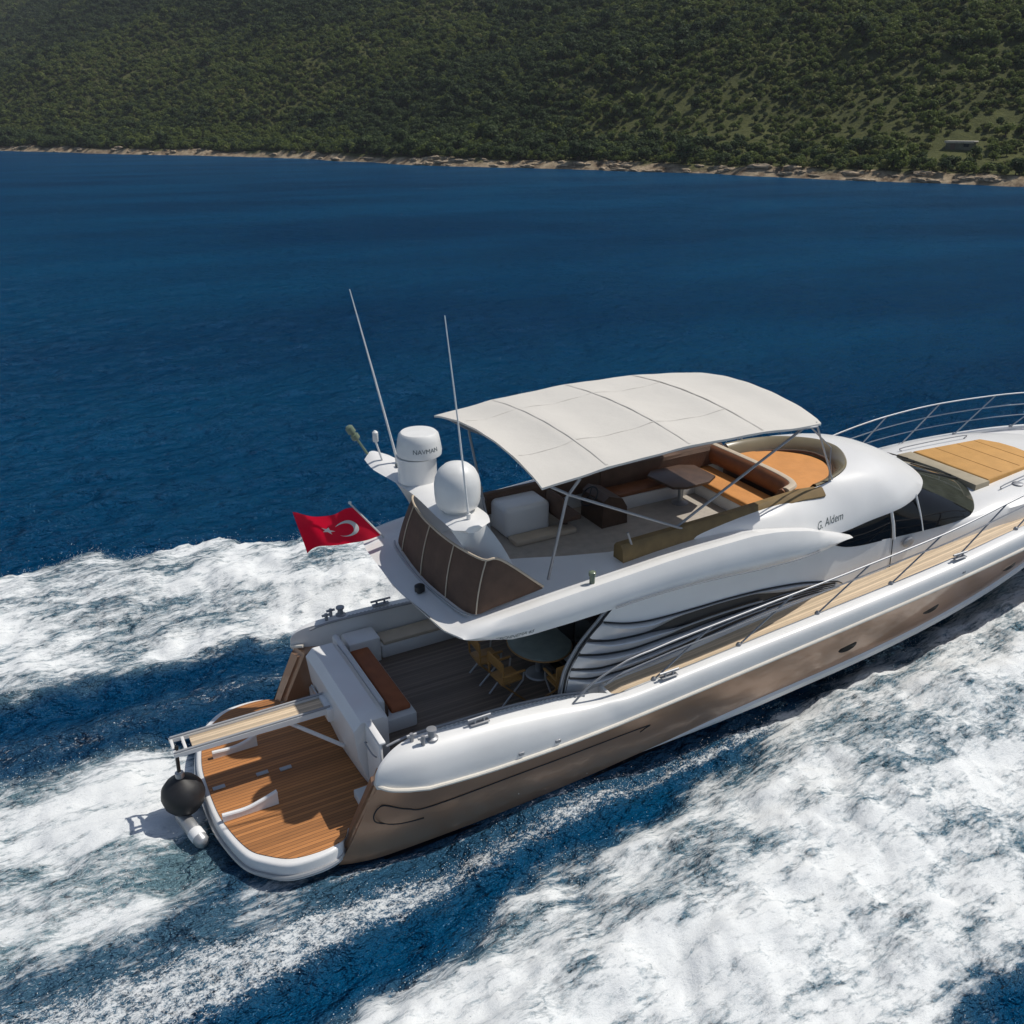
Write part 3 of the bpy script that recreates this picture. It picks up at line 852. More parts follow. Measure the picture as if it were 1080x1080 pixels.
# --- spray strip and dark bottom
for sg in (-1, 1):
    bm = bmesh.new(); a_grid(bm, [[(x, sg * (CY(x) - .03 + .042 * min(1, (x - 5.0) / 2)), CZ(x) + .035 * min(1, (x - 5.0) / 2)), (x, sg * (CY(x) - .03 + .08 * min(1, (x - 5.0) / 2)), CZ(x) - .01), (x, sg * (CY(x) - .03 + .045 * min(1, (x - 5.0) / 2)), CZ(x) - .01 - .13 * min(1, (x - 5.0) / 3)), (x, sg * max(CY(x) - .06, 0), CZ(x) - .02 - .13 * min(1, (x - 5.0) / 3))] for x in np.linspace(5.0, 22.5, 60)])
    part('spray_strip', bm, 'gel')
bm = bmesh.new()
a_grid(bm, [[(x, yy * (CY(x) - .02), CZ(x) - .10 - (1 - abs(yy)) * max(.25, (.75 - .02 * x))) for yy in (-1, -.6, -.25, 0, .25, .6, 1)] for x in np.linspace(-.15, 22.4, 50)], cap=True)
part('hull_bottom', bm, 'anti')
# --- quarters (bronze horns either side of the platform)
for sg in (-1, 1):
    bm = bmesh.new()
    prof = [(-.20, .10), (.03, .62), (.27, 1.1), (.42, 1.40), (1.25, 1.40), (1.25, .10)]
    t = bmesh.new()
    yo = [2.08, 2.13, 2.16, 2.18, 2.32, 2.24]
    a = [t.verts.new((x, sg * yy, z)) for (x, z), yy in zip(prof, yo)]
    b = [t.verts.new((x + (.10 if i < 4 else 0), sg * 1.84, z)) for i, (x, z) in enumerate(prof)]
    t.faces.new(a); t.faces.new(b[::-1])
    for i in range(6): t.faces.new((a[i], a[(i + 1) % 6], b[(i + 1) % 6], b[i]))
    bmesh.ops.recalc_face_normals(t, faces=t.faces)
    bmesh.ops.bevel(t, geom=[e for e in t.edges if max(abs(e.verts[0].co.x - .1), abs(e.verts[1].co.x - .1)) < .55 and abs(e.verts[0].co.x - e.verts[1].co.x) < .4], offset=.07, segments=3, affect='EDGES')
    me = bpy.data.meshes.new('t'); t.to_mesh(me); t.free(); bm.from_mesh(me); bpy.data.meshes.remove(me)
    part('hull_quarter', bm, 'bronze')
# --- bulwark
BW = [  # x, six (y, z) from the rub rail up, over and down inside
 (.46, [(2.26, 1.40), (2.20, 1.52), (2.12, 1.62), (2.03, 1.66), (1.93, 1.64), (1.90, 1.15)]),
 (.62, [(2.38, 1.30), (2.37, 1.52), (2.28, 1.68), (2.14, 1.76), (1.95, 1.77), (1.90, 1.12)]),
 (1.2, [(2.46, 1.22), (2.43, 1.50), (2.34, 1.72), (2.15, 1.85), (1.94, 1.86), (1.90, 1.12)]),
 (2.5, [(2.48, 1.15), (2.46, 1.44), (2.38, 1.68), (2.20, 1.81), (1.95, 1.83), (1.92, 1.12)]),
 (3.6, [(2.50, 1.16), (2.48, 1.40), (2.41, 1.60), (2.26, 1.71), (1.98, 1.75), (1.94, 1.12)]),
 (4.4, [(2.50, 1.18), (2.48, 1.40), (2.42, 1.57), (2.33, 1.63), (2.10, 1.66), (2.02, 1.12)]),
 (4.8, [(2.50, 1.20), (2.505, 1.42), (2.465, 1.58), (2.37, 1.63), (2.27, 1.635), (2.25, 1.52)]),
 (6.0, [(2.50, 1.27), (2.505, 1.48), (2.465, 1.64), (2.36, 1.69), (2.26, 1.695), (2.24, 1.58)]),
 (8.0, [(2.52, 1.42), (2.525, 1.62), (2.485, 1.77), (2.36, 1.82), (2.26, 1.825), (2.24, 1.71)]),
 (10., [(2.55, 1.59), (2.555, 1.77), (2.515, 1.91), (2.38, 1.96), (2.28, 1.965), (2.26, 1.85)]),
 (13., [(2.60, 1.88), (2.605, 2.05), (2.565, 2.18), (2.44, 2.23), (2.33, 2.235), (2.31, 2.11)]),
 (15., [(2.57, 2.07), (2.575, 2.25), (2.535, 2.38), (2.42, 2.43), (2.31, 2.435), (2.29, 2.31)]),
 (17.2, [(2.42, 2.22), (2.425, 2.40), (2.385, 2.50), (2.28, 2.54), (2.17, 2.545), (2.15, 2.42)]),
 (19.5, [(2.08, 2.28), (2.09, 2.45), (2.02, 2.54), (1.95, 2.57), (1.84, 2.57), (1.82, 2.45)]),
 (21., [(1.62, 2.32), (1.63, 2.47), (1.57, 2.55), (1.50, 2.58), (1.40, 2.58), (1.38, 2.46)]),
 (22.4, [(.92, 2.38), (.93, 2.50), (.88, 2.56), (.82, 2.59), (.74, 2.59), (.72, 2.47)]),
 (23.4, [(.02, 2.44), (.02, 2.52), (.015, 2.57), (.01, 2.6), (.006, 2.6), (.004, 2.48)])]
bwf = [[tab([b[0] for b in BW], [b[1][j][c] for b in BW]) for c in (0, 1)] for j in range(6)]
for sg in (-1, 1):
    G = []
    xs = np.concatenate([.44 + .81 * np.linspace(0, 1, 16) ** 1.8, np.linspace(1.32, 5.2, 40), np.linspace(5.4, 23.4, 60)])
    NX = 1.25
    for x in xs:
        ctl = [np.array((f[0](max(x, NX)), f[1](max(x, NX)))) for f in bwf]
        if x < NX:
            t_ = (NX - x) / (NX - .44); k = math.sqrt(max(0, 1 - min(1, t_) ** 2.6)); ky = .10 + .90 * (1 - min(1, t_) ** 1.6)
            ctl = [np.array((2.23 + (c[0] - 2.23) * ky, 1.36 + (c[1] - 1.36) * (.30 + .70 * k) if c[1] > 1.36 else c[1] + (1.36 - c[1]) * t_ ** 1.5)) for j, c in enumerate(ctl)]
        c2 = catmull([(*c, 0) for c in ctl[:5]], 4) + [np.array((*ctl[5], 0))]
        G.append([(x, sg * c[0], c[1]) for c in c2])
    bm = bmesh.new(); V0 = a_grid(bm, G)
    bm.faces.new(V0[0])
    part('bulwark', bm, 'gel', angle=50)
    # rub rail
    bm = bmesh.new()
    a_tube(bm, catmull([(.62, sg * 2.02, 1.46), (.46, sg * 2.17, 1.42), (.50, sg * 2.27, 1.39), (.64, sg * 2.36, 1.345), (.88, sg * 2.42, 1.29)], 4) + [(x, sg * (RY(x) + .01), RZ(x) + .035) for x in np.linspace(1.2, 23.3, 60)], .035, 8)
    part('rub_rail', bm, 'rub')
TOE = lambda x: (float(bwf[3][0](x)), float(bwf[3][1](x)))
DECKY = lambda x: float(bwf[5][0](x)); DECKZ = lambda x: float(bwf[5][1](x)) + .045
# --- hull styling grooves, portholes, scuppers
for sg in (-1, 1):
    def hy_at(x, z):
        q0 = (.15 * max(0, 1 - (x + .22 - .66 * max(0, (z - CZ(x)) / (RZ(x) - CZ(x))) ** .9) / .85) ** 2.2 if x < 1.6 else 0)
        return hy_at0(x, z) - q0
    def hy_at0(x, z):
        t = (z - CZ(x)) / (RZ(x) - CZ(x)); return CY(x) + (RY(x) - CY(x)) * t + .035 * 4 * t * (1 - t) * (1 - sstep(6, 12, np.array(x))) - .10 * sstep(9, 18, np.array(x)) * 4 * t * (1 - t)
    gp = catmull([(5.12, .84), (5.20, .88), (5.14, .93), (3.0, .90), (1.25, .86), (.85, .94), (.52, 1.06), (.36, .98), (.36, .82), (.62, .70), (1.1, .66)], 6)
    gp = [(p[0], sg * (hy_at(max(p[0], .5), p[1]) + .004), p[1]) for p in gp]
    bm = bmesh.new(); a_tube(bm, gp, .011, 6); part('hull_groove', bm, 'black')
    for px_, pz_ in ((10.05, 1.02), (12.45, 1.16), (15.1, 1.38), (17.4, 1.62)):
        bm = bmesh.new()
        mt = Matrix.Rotation(R(90), 3, 'X') @ Matrix.Diagonal((1.0, .42, 1.0))
        a_lathe(bm, [(0, -.02), (.22, -.02), (.25, 0), (.22, .015), (0, .015)], (px_, sg * hy_at(px_, pz_), pz_), 24, mt)
        bmesh.ops.rotate(bm, verts=bm.verts, cent=(px_, sg * hy_at(px_, pz_), pz_), matrix=Matrix.Rotation(R(-5), 3, 'Y'))
        f_ = part('porthole', bm, 'porthole')
    for sx_ in (2.79, 3.46, 12.9):
        bm = bmesh.new(); a_box(bm, (sx_, sg * (RY(sx_) + .0), RZ(sx_) + .15), (.10, .02, .06), bev=.008); part('scupper', bm, 'steel')

# --- swim platform
half = [(-.04, 1.95), (-.14, 2.12), (-.32, 2.21), (-.65, 2.23), (-1.0, 2.16), (-1.28, 1.94), (-1.5, 1.66), (-1.66, 1.1), (-1.74, .5)]
outl = [(x, -y) for x, y in half] + [(x, y) for x, y in half[::-1]]
outl = [(p[0], p[1]) for p in catmull([(x, y, 0) for x, y in outl], 5)] + [(1.08, 1.82), (1.08, -1.82)]
bm = bmesh.new(); a_prism(bm, outl, .16, .47, .05, 3); plat = part('swim_platform', bm, 'gel')
inn = [(x + .09 * (1 if x < 0 else 0), y * .955) for x, y in outl]
bm = bmesh.new(); a_prism(bm, inn, .462, .484); part('platform_decking', bm, 'teak', plat)
bm = bmesh.new(); a_tube(bm, [(p[0] - .02, p[1] * 1.01, .25) for p in outl[:-2]], .035, 6); part('platform_fender_strip', bm, 'alu', plat)
for xx, yy in ((-.78, .04), (-1.5, .03), (-.40, -.02)):
    bm = bmesh.new(); a_box(bm, (xx, yy, .492), (.20, .09, .02), bev=.006); part('deck_fitting', bm, 'alu', plat)
# tender chocks
for yy, x0, x1 in ((-.79, -1.62, -.74), (.84, -1.42, -.66)):
    bm = bmesh.new()
    pr = [(x0, .10), (x0 + .35, .08), (x0 + .6, .13), (x1, .22)]
    up = [(p[0], yy, .49 + p[1]) for p in catmull([(a, b, 0) for a, b in pr], 5)]
    up = [(p[0], yy, .484 + p[1]) for p in catmull([(a, b, 0) for a, b in pr], 5)]
    G = [[(p[0], yy - .03, .484), (p[0], yy - .03, p[2]), (p[0], yy + .03, p[2]), (p[0], yy + .03, .484)] for p in up]
    a_grid(bm, G, closed=True, cap=True)
    ch = part('tender_chock', bm, 'gel')
    bm = bmesh.new(); a_tube(bm, [(p[0], yy, p[2] + .012) for p in up], .035, 8); part('chock_pad', bm, 'white', ch)

# --- transom box with gate
bm = bmesh.new()
sec = lambda y, k: [(.72 - .10 * k, y, .5), (.52 - .08 * k, y, 1.2), (.47, y, 1.72), (.60, y, 1.86), (.96, y, 1.86), (1.05, y, 1.80), (1.05, y, .6)]
ys = [-1.22, -1.16, -.8, 0, .8, 1.22, 1.30]
G = []
for y in ys:
    k = 1 - (y / 1.3) ** 2; sc_ = .93 if abs(y) > 1.21 else 1
    G.append([(x + (.0), yy, .5 + (z - .5) * (1 if sc_ == 1 else .975)) for x, yy, z in sec(y, k)])
a_grid(bm, G, closed=True, cap=True)
tb = part('transom_box', bm, 'gel', angle=30)
bm = bmesh.new(); a_box(bm, (.43, .75, 1.25), (.03, .40, .14), bev=.01); part('transom_vent', bm, 'alu', tb)
bm = bmesh.new(); a_box(bm, (.68, -1.56, 1.18), (.07, .62, 1.28), bev=.03); a_box(bm, (.71, -1.56, 1.84), (.11, .64, .05), bev=.02)
gt = part('transom_gate', bm, 'gel')
bm = bmesh.new(); a_tube(bm, catmull([(.63, -1.78, 1.55), (.58, -1.72, 1.60), (.58, -1.42, 1.60), (.63, -1.36, 1.55)], 4), .012, 6); part('gate_handle', bm, 'steel', gt)
for sg in (1,):
    for k in range(3):
        bm = bmesh.new(); a_box(bm, (.72 + .16 * k, 1.60, .60 + .22 * k), (.26, .44, .20), bev=.02); part('boarding_step', bm, 'gel2')
bm = bmesh.new(); a_box(bm, (.62, -1.56, .56), (.5, .62, .16), bev=.02); part('boarding_step', bm, 'gel2')

# --- passerelle
pz, pyc = 1.50, .10
pas = empty('passerelle', (0, 0, 0)); pas.parent = yacht
ax0, ax1 = .44, -2.10
for sg in (-1, 1):
    bm = bmesh.new()
    yb = pyc + sg * .21
    G = [[(x, yb - .028, pz - hh), (x, yb - .028, pz), (x, yb + .028, pz), (x, yb + .028, pz - hh)] for x, hh in ((ax0, .11), (-.4, .10), (-1.2, .085), (-1.9, .07), (ax1, .06))]
    a_grid(bm, G, closed=True, cap=True); part('side_beam', bm, 'gel', pas, 30)
    bm = bmesh.new(); a_tube(bm, [(ax0, yb, pz + .015), (ax1 + .02, yb, pz + .015)], .022, 8); part('edge_rail', bm, 'steel', pas)
for xx in (ax1 + .03, ax1 + .20):
    bm = bmesh.new(); a_box(bm, (xx, pyc, pz - .03), (.05, .38, .05), bev=.01); part('end_crossbar', bm, 'gel', pas)
bm = bmesh.new(); a_box(bm, ((ax0 + ax1 + .25) / 2 + .02, pyc, pz - .05), (ax0 - ax1 - .32, .355, .03), bev=.006); part('tread_board', bm, 'teak_pale', pas)
bm = bmesh.new(); a_tube(bm, [(-.30, pyc - .10, pz - .10), (.52, pyc - .55, .90)], .035, 8); part('support_strut', bm, 'gel', pas)
bm = bmesh.new(); a_box(bm, (.43, pyc - .02, pz - .12), (.14, .54, .26), bev=.03); part('hinge_block', bm, 'gel', pas)

# --- cockpit
bm = bmesh.new(); a_box(bm, (2.83, 0, 1.05), (3.6, 3.86, .1)); part('cockpit_floor', bm, 'teak_shaded')
bm = bmesh.new()
a_box(bm, (1.42, .42, 1.24), (.62, 2.4, .28), bev=.04); a_box(bm, (1.12, .42, 1.55), (.12, 2.4, .50), bev=.05)
sb = part('cockpit_bench', bm, 'gel2')
bm = bmesh.new(); a_box(bm, (1.50, .42, 1.42), (.36, 2.12, .10), bev=.04, seg=3); part('seat_cushion', bm, 'rust', sb)
bm = bmesh.new(); a_box(bm, (1.22, .42, 1.47), (.10, 2.2, .22), bev=.04); part('seat_back', bm, 'mesh', sb)
# port locker and bench, starboard coaming trim
bm = bmesh.new(); a_box(bm, (1.62, 1.64, 1.33), (.62, .48, .55), bev=.04); part('cockpit_locker', bm, 'gel')
bm = bmesh.new(); a_box(bm, (2.75, 1.66, 1.22), (1.6, .44, .28), bev=.05); pbn = part('side_bench', bm, 'gel2')
bm = bmesh.new(); a_box(bm, (2.75, 1.66, 1.39), (1.5, .40, .08), bev=.03); part('bench_cushion', bm, 'beige', pbn)
for sg in (-1, 1):
    bm = bmesh.new(); a_tube(bm, [(x, sg * (float(bwf[4][0](x)) - .02), float(bwf[4][1](x)) + .015) for x in np.linspace(.75, 4.3, 24)], .022, 8); part('coaming_rail', bm, 'steel')
    bm = bmesh.new()
    xt_ = np.linspace(1.5, 4.2, 140)
    a_tube(bm, [(x, sg * (float(bwf[4][0](x)) + .05), float(bwf[4][1](x)) + .005) for x in xt_], [.024 if (i // 2) % 2 else .010 for i in range(140)], 6)
    part('cover_track', bm, 'alu')
    # winch / cleats
    for kx in (2.23, 5.75, 12.9):
        yy = sg * (TOE(kx)[0] - (.06 if kx < 4.5 else .0)); zz = TOE(kx)[1] + .03
        bm = bmesh.new(); a_box(bm, (kx, yy, zz + .012), (.34, .10, .024), bev=.01); a_tube(bm, [(kx - .2, yy, zz + .10), (kx + .2, yy, zz + .10)], .022, 8)
        for q in (-.08, .08): a_tube(bm, [(kx + q, yy, zz), (kx + q, yy, zz + .10)], .022, 8)
        part('mooring_cleat', bm, 'steel')
    bm = bmesh.new(); a_lathe(bm, [(.10, 0), (.10, .03), (.06, .05), (.05, .13), (.08, .16), (.08, .19), (0, .20)], (1.42, sg * 2.12, 1.84), 16); part('mooring_winch', bm, 'steel')
    for q in (1.12, 1.25):
        bm = bmesh.new(); a_tube(bm, [(q, sg * (2.05 + (q - 1.12)), 1.83), (q, sg * (2.05 + (q - 1.12)), 2.0)], .032, 8); a_tube(bm, [(q - .08, sg * (2.05 + q - 1.12), 1.97), (q + .08, sg * (2.05 + q - 1.12), 1.97)], .025, 8); part('bollard', bm, 'steel')
# dark hatch beside the starboard coaming
bm = bmesh.new(); a_prism(bm, [(2.52 + .5 * math.cos(a), -1.50 + .32 * math.sin(a)) for a in np.linspace(0, 2 * math.pi, 25)[:-1]], 1.10, 1.112); part('stair_opening', bm, 'black')
# saloon bulkhead with doors
bm = bmesh.new(); a_box(bm, (4.86, 0, 2.12), (.06, 3.56, 2.1)); bk = part('saloon_bulkhead', bm, 'black')
for yy in (-1.2, -.4, .4, 1.2):
    bm = bmesh.new(); a_box(bm, (4.82, yy, 2.05), (.03, .74, 1.75), bev=.01); part('saloon_door', bm, 'glass', bk)

# --- decks
bm = bmesh.new(); a_grid(bm, [[(x, s_ * DECKY(x), DECKZ(x)) for s_ in (-1, 1)] for x in np.linspace(4.66, 23.3, 60)]); part('main_deck', bm, 'gel2')
for sg in (-1, 1):
    bm = bmesh.new()
    a_grid(bm, [[(x, sg * yy, DECKZ(x) + .006) for yy in (1.3, DECKY(x) - .06)] for x in np.linspace(4.72, 16.5, 50)])
    part('side_deck', bm, 'teak_pale')
    bm = bmesh.new(); a_box(bm, (4.66, sg * 2.06, 1.40), (.07, .46, .42), bev=.02); a_box(bm, (4.34, sg * 2.02, 1.24), (.6, .30, .30), bev=.02); part('deck_step', bm, 'gel')

# --- house sides
HYb = tab([3.8, 6, 8.4, 10, 11.6], [1.88, 1.86, 1.77, 1.74, 1.80])
XAFT = tab([1.2, 1.55, 2.0, 2.45, 2.85, 3.2], [3.84, 3.88, 3.97, 4.24, 4.66, 5.05])
ZTOP = tab([3.8, 9.4, 9.8, 10.4, 11.6], [3.20, 3.20, 3.10, 2.80, 2.71])
hside = lambda x, z: HYb(x) - .04 * max(0, z - 1.7)
for sg in (-1, 1):
    G = []
    for u in np.linspace(0, 1, 60):
        xn = 3.9 + u * 7.7; row = []
        for v in np.linspace(0, 1, 14):
            zl = 1.2 if xn < 4.6 else DECKZ(max(xn, 4.66)) - .03
            z = zl + v * (ZTOP(xn) - zl)
            x = XAFT(z) + (11.6 - XAFT(z)) * u
            row.append(Vector((x, sg * hside(x, z), z)))
        G.append(row)
    bm = bmesh.new(); a_shell(bm, G, (0, -sg * .09, 0)); hs = part('house_side', bm, 'gel')
    bm = bmesh.new(); a_tube(bm, [(XAFT(z) + .02, sg * (hside(4.4, z) + .006), z) for z in np.linspace(1.6, 3.14, 20)], .02, 6); part('edge_trim', bm, 'black', hs)
    bm = bmesh.new(); a_tube(bm, [(XAFT(z) - .035, sg * (hside(4.4, z) - .03), z) for z in np.linspace(1.3, 3.14, 20)], .026, 6); part('edge_trim', bm, 'steel', hs)
    # fins with dark gaps
    SH = -.05
    g1 = tab([4.6, 4.8, 5.25, 5.7, 6.7, 7.2, 8.1, 9.2, 10.3], [2.90, 2.83, 2.69, 2.62, 2.57, 2.55, 2.49, 2.36, 2.12])
    g2 = tab([4.4, 4.5, 5.0, 5.67, 6.2, 7, 8, 8.6, 9.4, 10.3], [2.60, 2.56, 2.44, 2.39, 2.40, 2.39, 2.33, 2.27, 2.19, 2.09])
    g3 = tab([4.2, 4.32, 4.88, 5.4, 6.1, 7, 8, 8.6, 9.4, 10.3], [2.38, 2.34, 2.21, 2.16, 2.18, 2.22, 2.22, 2.19, 2.13, 2.06])
    g4 = tab([4.0, 4.14, 4.74, 5.3, 6.1, 7, 8, 8.6, 9.4, 10.3], [2.16, 2.12, 1.98, 1.96, 2.0, 2.08, 2.12, 2.11, 2.08, 2.03])
    g5 = tab([3.9, 4.07, 4.56, 5.2, 6.3, 7.2, 8, 8.6, 9.4, 10.3], [2.02, 1.97, 1.83, 1.80, 1.87, 1.96, 2.01, 2.03, 2.03, 2.0])
    gb = tab([3.8, 4.0, 5, 6, 7.24, 8.6, 9.4, 10.3], [1.50, 1.55, 1.68, 1.75, 1.88, 1.97, 1.99, 1.97])
    lens = lambda x, a, b: float(sstep(a, a + .8, np.array(x)) * sstep(b, b - 1.0, np.array(x)))
    w1 = lambda x: .016
    w2 = lambda x: .020 + .088 * lens(x, 5.6, 9.0)
    w3 = lambda x: .020 + .036 * lens(x, 5.9, 8.8)
    w4 = lambda x: .020 + .032 * lens(x, 5.9, 8.8)
    w5 = lambda x: .020 + .024 * lens(x, 5.9, 8.8)
    ysf = lambda x, z, o: sg * (hside(x, z) + o)
    gaps = [(g1, w1), (g2, w2), (g3, w3), (g4, w4), (g5, w5), (gb, lambda x: 0)]
    bm = bmesh.new()
    a_grid(bm, [[(max(x, XAFT(z) + .06), ysf(x, z, .004), z) for z in np.linspace(g1(x) + SH + .01, gb(x) + SH + .01, 8)] for x in np.linspace(3.95, 10.25, 60)])
    part('vent_recess', bm, 'black', hs)
    for k in range(5):
        (ga, wa), (gb_, wb) = gaps[k], gaps[k + 1]
        G = []
        for u in np.linspace(0, 1, 60):
            x0 = 3.95; xn = x0 + u * (10.3 - x0)
            zt, zb = ga(xn) - wa(xn) + SH, gb_(xn) + wb(xn) + SH
            if zt - zb < .012: zb = zt - .012
            pr = min(.12, .55 * (zt - zb) + .012) * float(.10 + .90 * sstep(.05, .75, np.array(xn - XAFT((zt + zb) / 2))))
            row = []
            for v, o in ((0, .0), (.04, pr * .9), (.14, pr), (.5, pr * .55), (.92, pr * .16), (1, 0)):
                z = zt + (zb - zt) * v; x = max(xn, XAFT(z) + .07)
                row.append((x, ysf(x, z, o + .003), z))
            G.append(row)
        bm = bmesh.new(); a_grid(bm, G); part('vent_fin', bm, 'louvre', hs, 30)
    bm = bmesh.new(); a_tube(bm, [(x, ysf(x, g1(x) + SH, .012), g1(x) + SH) for x in np.linspace(4.7, 10.3, 40)] + [(10.42, ysf(10.4, 2.0, .012), 2.0)], .012, 6); part('vent_outline', bm, 'black', hs)
    for ga_, gc_, x0, x1 in ((g2, g3, 6.1, 8.3), (g3, g4, 6.2, 8.4), (g4, g5, 6.2, 8.4)):
        bm = bmesh.new(); a_tube(bm, [(x, ysf(x, 2.2, .045), (ga_(x) + gc_(x)) / 2 + SH) for x in np.linspace(x0, x1, 14)], .018, 6); part('vent_trim', bm, 'steel', hs)

# --- flybridge deck (overhanging wing)
ZT = tab([1.7, 2.2, 3.1, 4.9, 6.4, 7.6, 8.5, 9.0, 9.7, 10.45], [3.50, 3.57, 3.64, 3.76, 3.84, 3.85, 3.73, 3.60, 3.33, 3.04])
ZB = tab([1.7, 2.2, 2.9, 3.9, 5.7, 6.7, 7.8, 9, 10.45], [3.36, 3.27, 3.14, 3.14, 3.19, 3.16, 3.08, 3.03, 3.0])
YW = tab([1.7, 2.2, 3, 7, 8.5, 9.5, 10.45], [2.08, 2.13, 2.17, 2.17, 2.15, 2.03, 1.78])
WS = tab([3.5, 3.9, 5.2, 6.0], [.35, .55, 1.20, 1.36])
G = []
xs = [1.72, 1.76, 1.85, 2.0, 2.3, 2.7, 3.1, 3.5, 3.56, 3.9, 4.5, 5.2, 5.8, 6.4, 7, 7.6, 8.1, 8.5, 9, 9.25, 9.27, 9.6, 9.9, 10.2, 10.45]
for x in xs:
    zt, zb, yw = ZT(x), ZB(x), YW(x)
    if x < 2.0:
        e = (2.0 - x) / .28; mid = zb + .09; zt = zt - (zt - mid) * .9 * e ** 2; zb = zb + (mid - zb) * .7 * e ** 2
    well = 3.54 < x < 9.26
    dk = zt - .06 * min(1, (zt - zb) / .30)
    def side(sg, wy):
        fl = 3.30 if well else dk
        return [(0 if sg < 0 else 0, zb), (sg * 1.7, zb), (sg * (yw - .14), zb), (sg * (yw - .03), zb + .1 * (zt - zb)), (sg * (yw + .035), zb + .42 * (zt - zb)), (sg * (yw + .01), zb + .74 * (zt - zb)),
                (sg * (yw - .06), zt - .02 * (zt - zb)), (sg * (yw - .14), zt), (sg * (yw - .24), zt - .33 * (zt - dk)), (sg * (yw - .34), dk), (sg * wy, dk), (sg * (wy - .015), fl)]
    st = side(-1, WS(x)); po = side(1, 1.50)
    ring = st + [(0, 3.30 if well else dk)] + po[::-1][:-1]
    G.append([(x + (.32 * (abs(y) / 2.15) ** 4 * max(0, (3.4 - x) / 1.7) if x < 3.4 else 0), y, z) for y, z in ring])
bm = bmesh.new(); a_grid(bm, G, closed=True, cap=True)
fly = part('flybridge_deck', bm, 'gel', angle=42)
bm = bmesh.new(); a_prism(bm, [(3.6, -.30), (3.95, -.5), (5.2, -1.15), (6, -1.33), (9.2, -1.33), (9.2, 1.47), (3.6, 1.47)], 3.302, 3.312); part('flybridge_floor', bm, 'floor', fly)
bm = bmesh.new(); a_tube(bm, [(x, -(YW(x) + .02), ZB(x) + .10) for x in np.linspace(4.7, 9.3, 20)], .014, 6); part('wing_trim', bm, 'steel', fly)
bm = bmesh.new(); a_tube(bm, [(x, (YW(x) + .02), ZB(x) + .10) for x in np.linspace(4.7, 9.3, 20)], .014, 6); part('wing_trim', bm, 'steel', fly)
# nav light posts
for sg in (-1, 1):
    bm = bmesh.new(); a_lathe(bm, [(.045, 0), (.045, .15), (.06, .16), (.06, .22), (.03, .24), (0, .24)], (4.35, sg * 2.0, 3.70), 12); part('navigation_light', bm, 'bulb')

# --- roof / coaming shell
rim = [(5.25, -1.50, 3.93), (7.0, -1.45, 3.96), (8.7, -1.39, 4.0), (9.8, -1.33, 4.03), (10.4, -1.22, 4.07), (10.9, -1.0, 4.1), (11.25, -.65, 4.13), (11.45, -.3, 4.15), (11.5, 0, 4.15)]
bas = [(5.25, -1.60, 3.66), (7.0, -1.64, 3.74), (8.5, -1.88, 3.68), (9.9, -1.75, 3.24), (11.0, -1.71, 3.29), (12.0, -1.66, 3.37), (12.85, -1.33, 3.48), (13.25, -.72, 3.54), (13.35, 0, 3.56)]
rim = rim + [(p[0], -p[1], p[2]) for p in rim[-2::-1]]; bas = bas + [(p[0], -p[1], p[2]) for p in bas[-2::-1]]
# the port coaming runs further aft
rim.append((3.2, 1.52, 3.95)); bas.append((3.2, 1.78, 3.62))
rc, bc = catmull(rim, 6), catmull(bas, 6)
G = []
for a, b in zip(rc, bc):
    row = []
    for v in np.linspace(0, 1, 10):
        p = a + (b - a) * v
        L = np.linalg.norm((b - a)[:2])
        p = p + np.array([0, 0, 1]) * (.17 * min(1, L / 1.2) * 4 * v * (1 - v) * (1 - .0 * v)) + np.array([0, np.sign(a[1]) * .05 * 4 * v * (1 - v), 0])
        row.append(p)
    row.append(b + np.array([0, 0, -.07])); row.append((b * .97 + a * .03) + np.array([0, 0, -.09]))
    inner = [a + np.array([0, 0, -.03]) + (np.array([9.5, 0, 0]) - a) * np.array([0.006, .02, 0]), np.array([a[0] * .994 + 9.5 * .006, a[1] * .97, 3.31])]
    G.append(inner[::-1] + row)
bm = bmesh.new(); a_grid(bm, G, cap=True); roof = part('roof', bm, 'gel', angle=40)
# upholstered coaming pad (starboard and port) and tan front panel
def padstrip(name, pts, m, r, sx, parent):
    bm = bmesh.new(); a_tube(bm, catmull(pts, 5), r, 10, sx=sx); return part(name, bm, m, parent)
bm = bmesh.new()
G = []
for p in catmull([(5.18, -1.50, 3.97), (7.5, -1.44, 4.0), (9.0, -1.38, 4.03), (9.9, -1.33, 4.03)], 6):
    x, y, z = p; z -= .05 * float(sstep(9.2, 9.9, np.array(x)))
    dp_ = .27 - .19 * float(sstep(6.6, 9.2, np.array(x)))
    G.append([(x, y - .17, z - dp_), (x, y - .13, z - .03), (x, y - .06, z + .04), (x, y + .06, z + .04), (x, y + .12, z - .03), (x, y + .13, z - .62), (x, y + .05, z - .62)])
a_grid(bm, G, closed=True, cap=True); part('coaming_pad', bm, 'olive', roof)
bm = bmesh.new()
G = []
for p in catmull([(4.2, 1.50, 3.97), (7.5, 1.44, 4.0), (9.0, 1.38, 4.03), (9.7, 1.34, 4.06)], 6):
    x, y, z = p
    G.append([(x, y + .10, z - .16), (x, y + .10, z - .02), (x, y + .04, z + .04), (x, y - .06, z + .04), (x, y - .12, z - .03), (x, y - .13, z - .35), (x, y - .05, z - .35)])
a_grid(bm, G, closed=True, cap=True); part('coaming_pad', bm, 'mesh', roof)
bm = bmesh.new(); G = []
n0 = [i for i, p in enumerate(rc) if p[0] > 9.75]
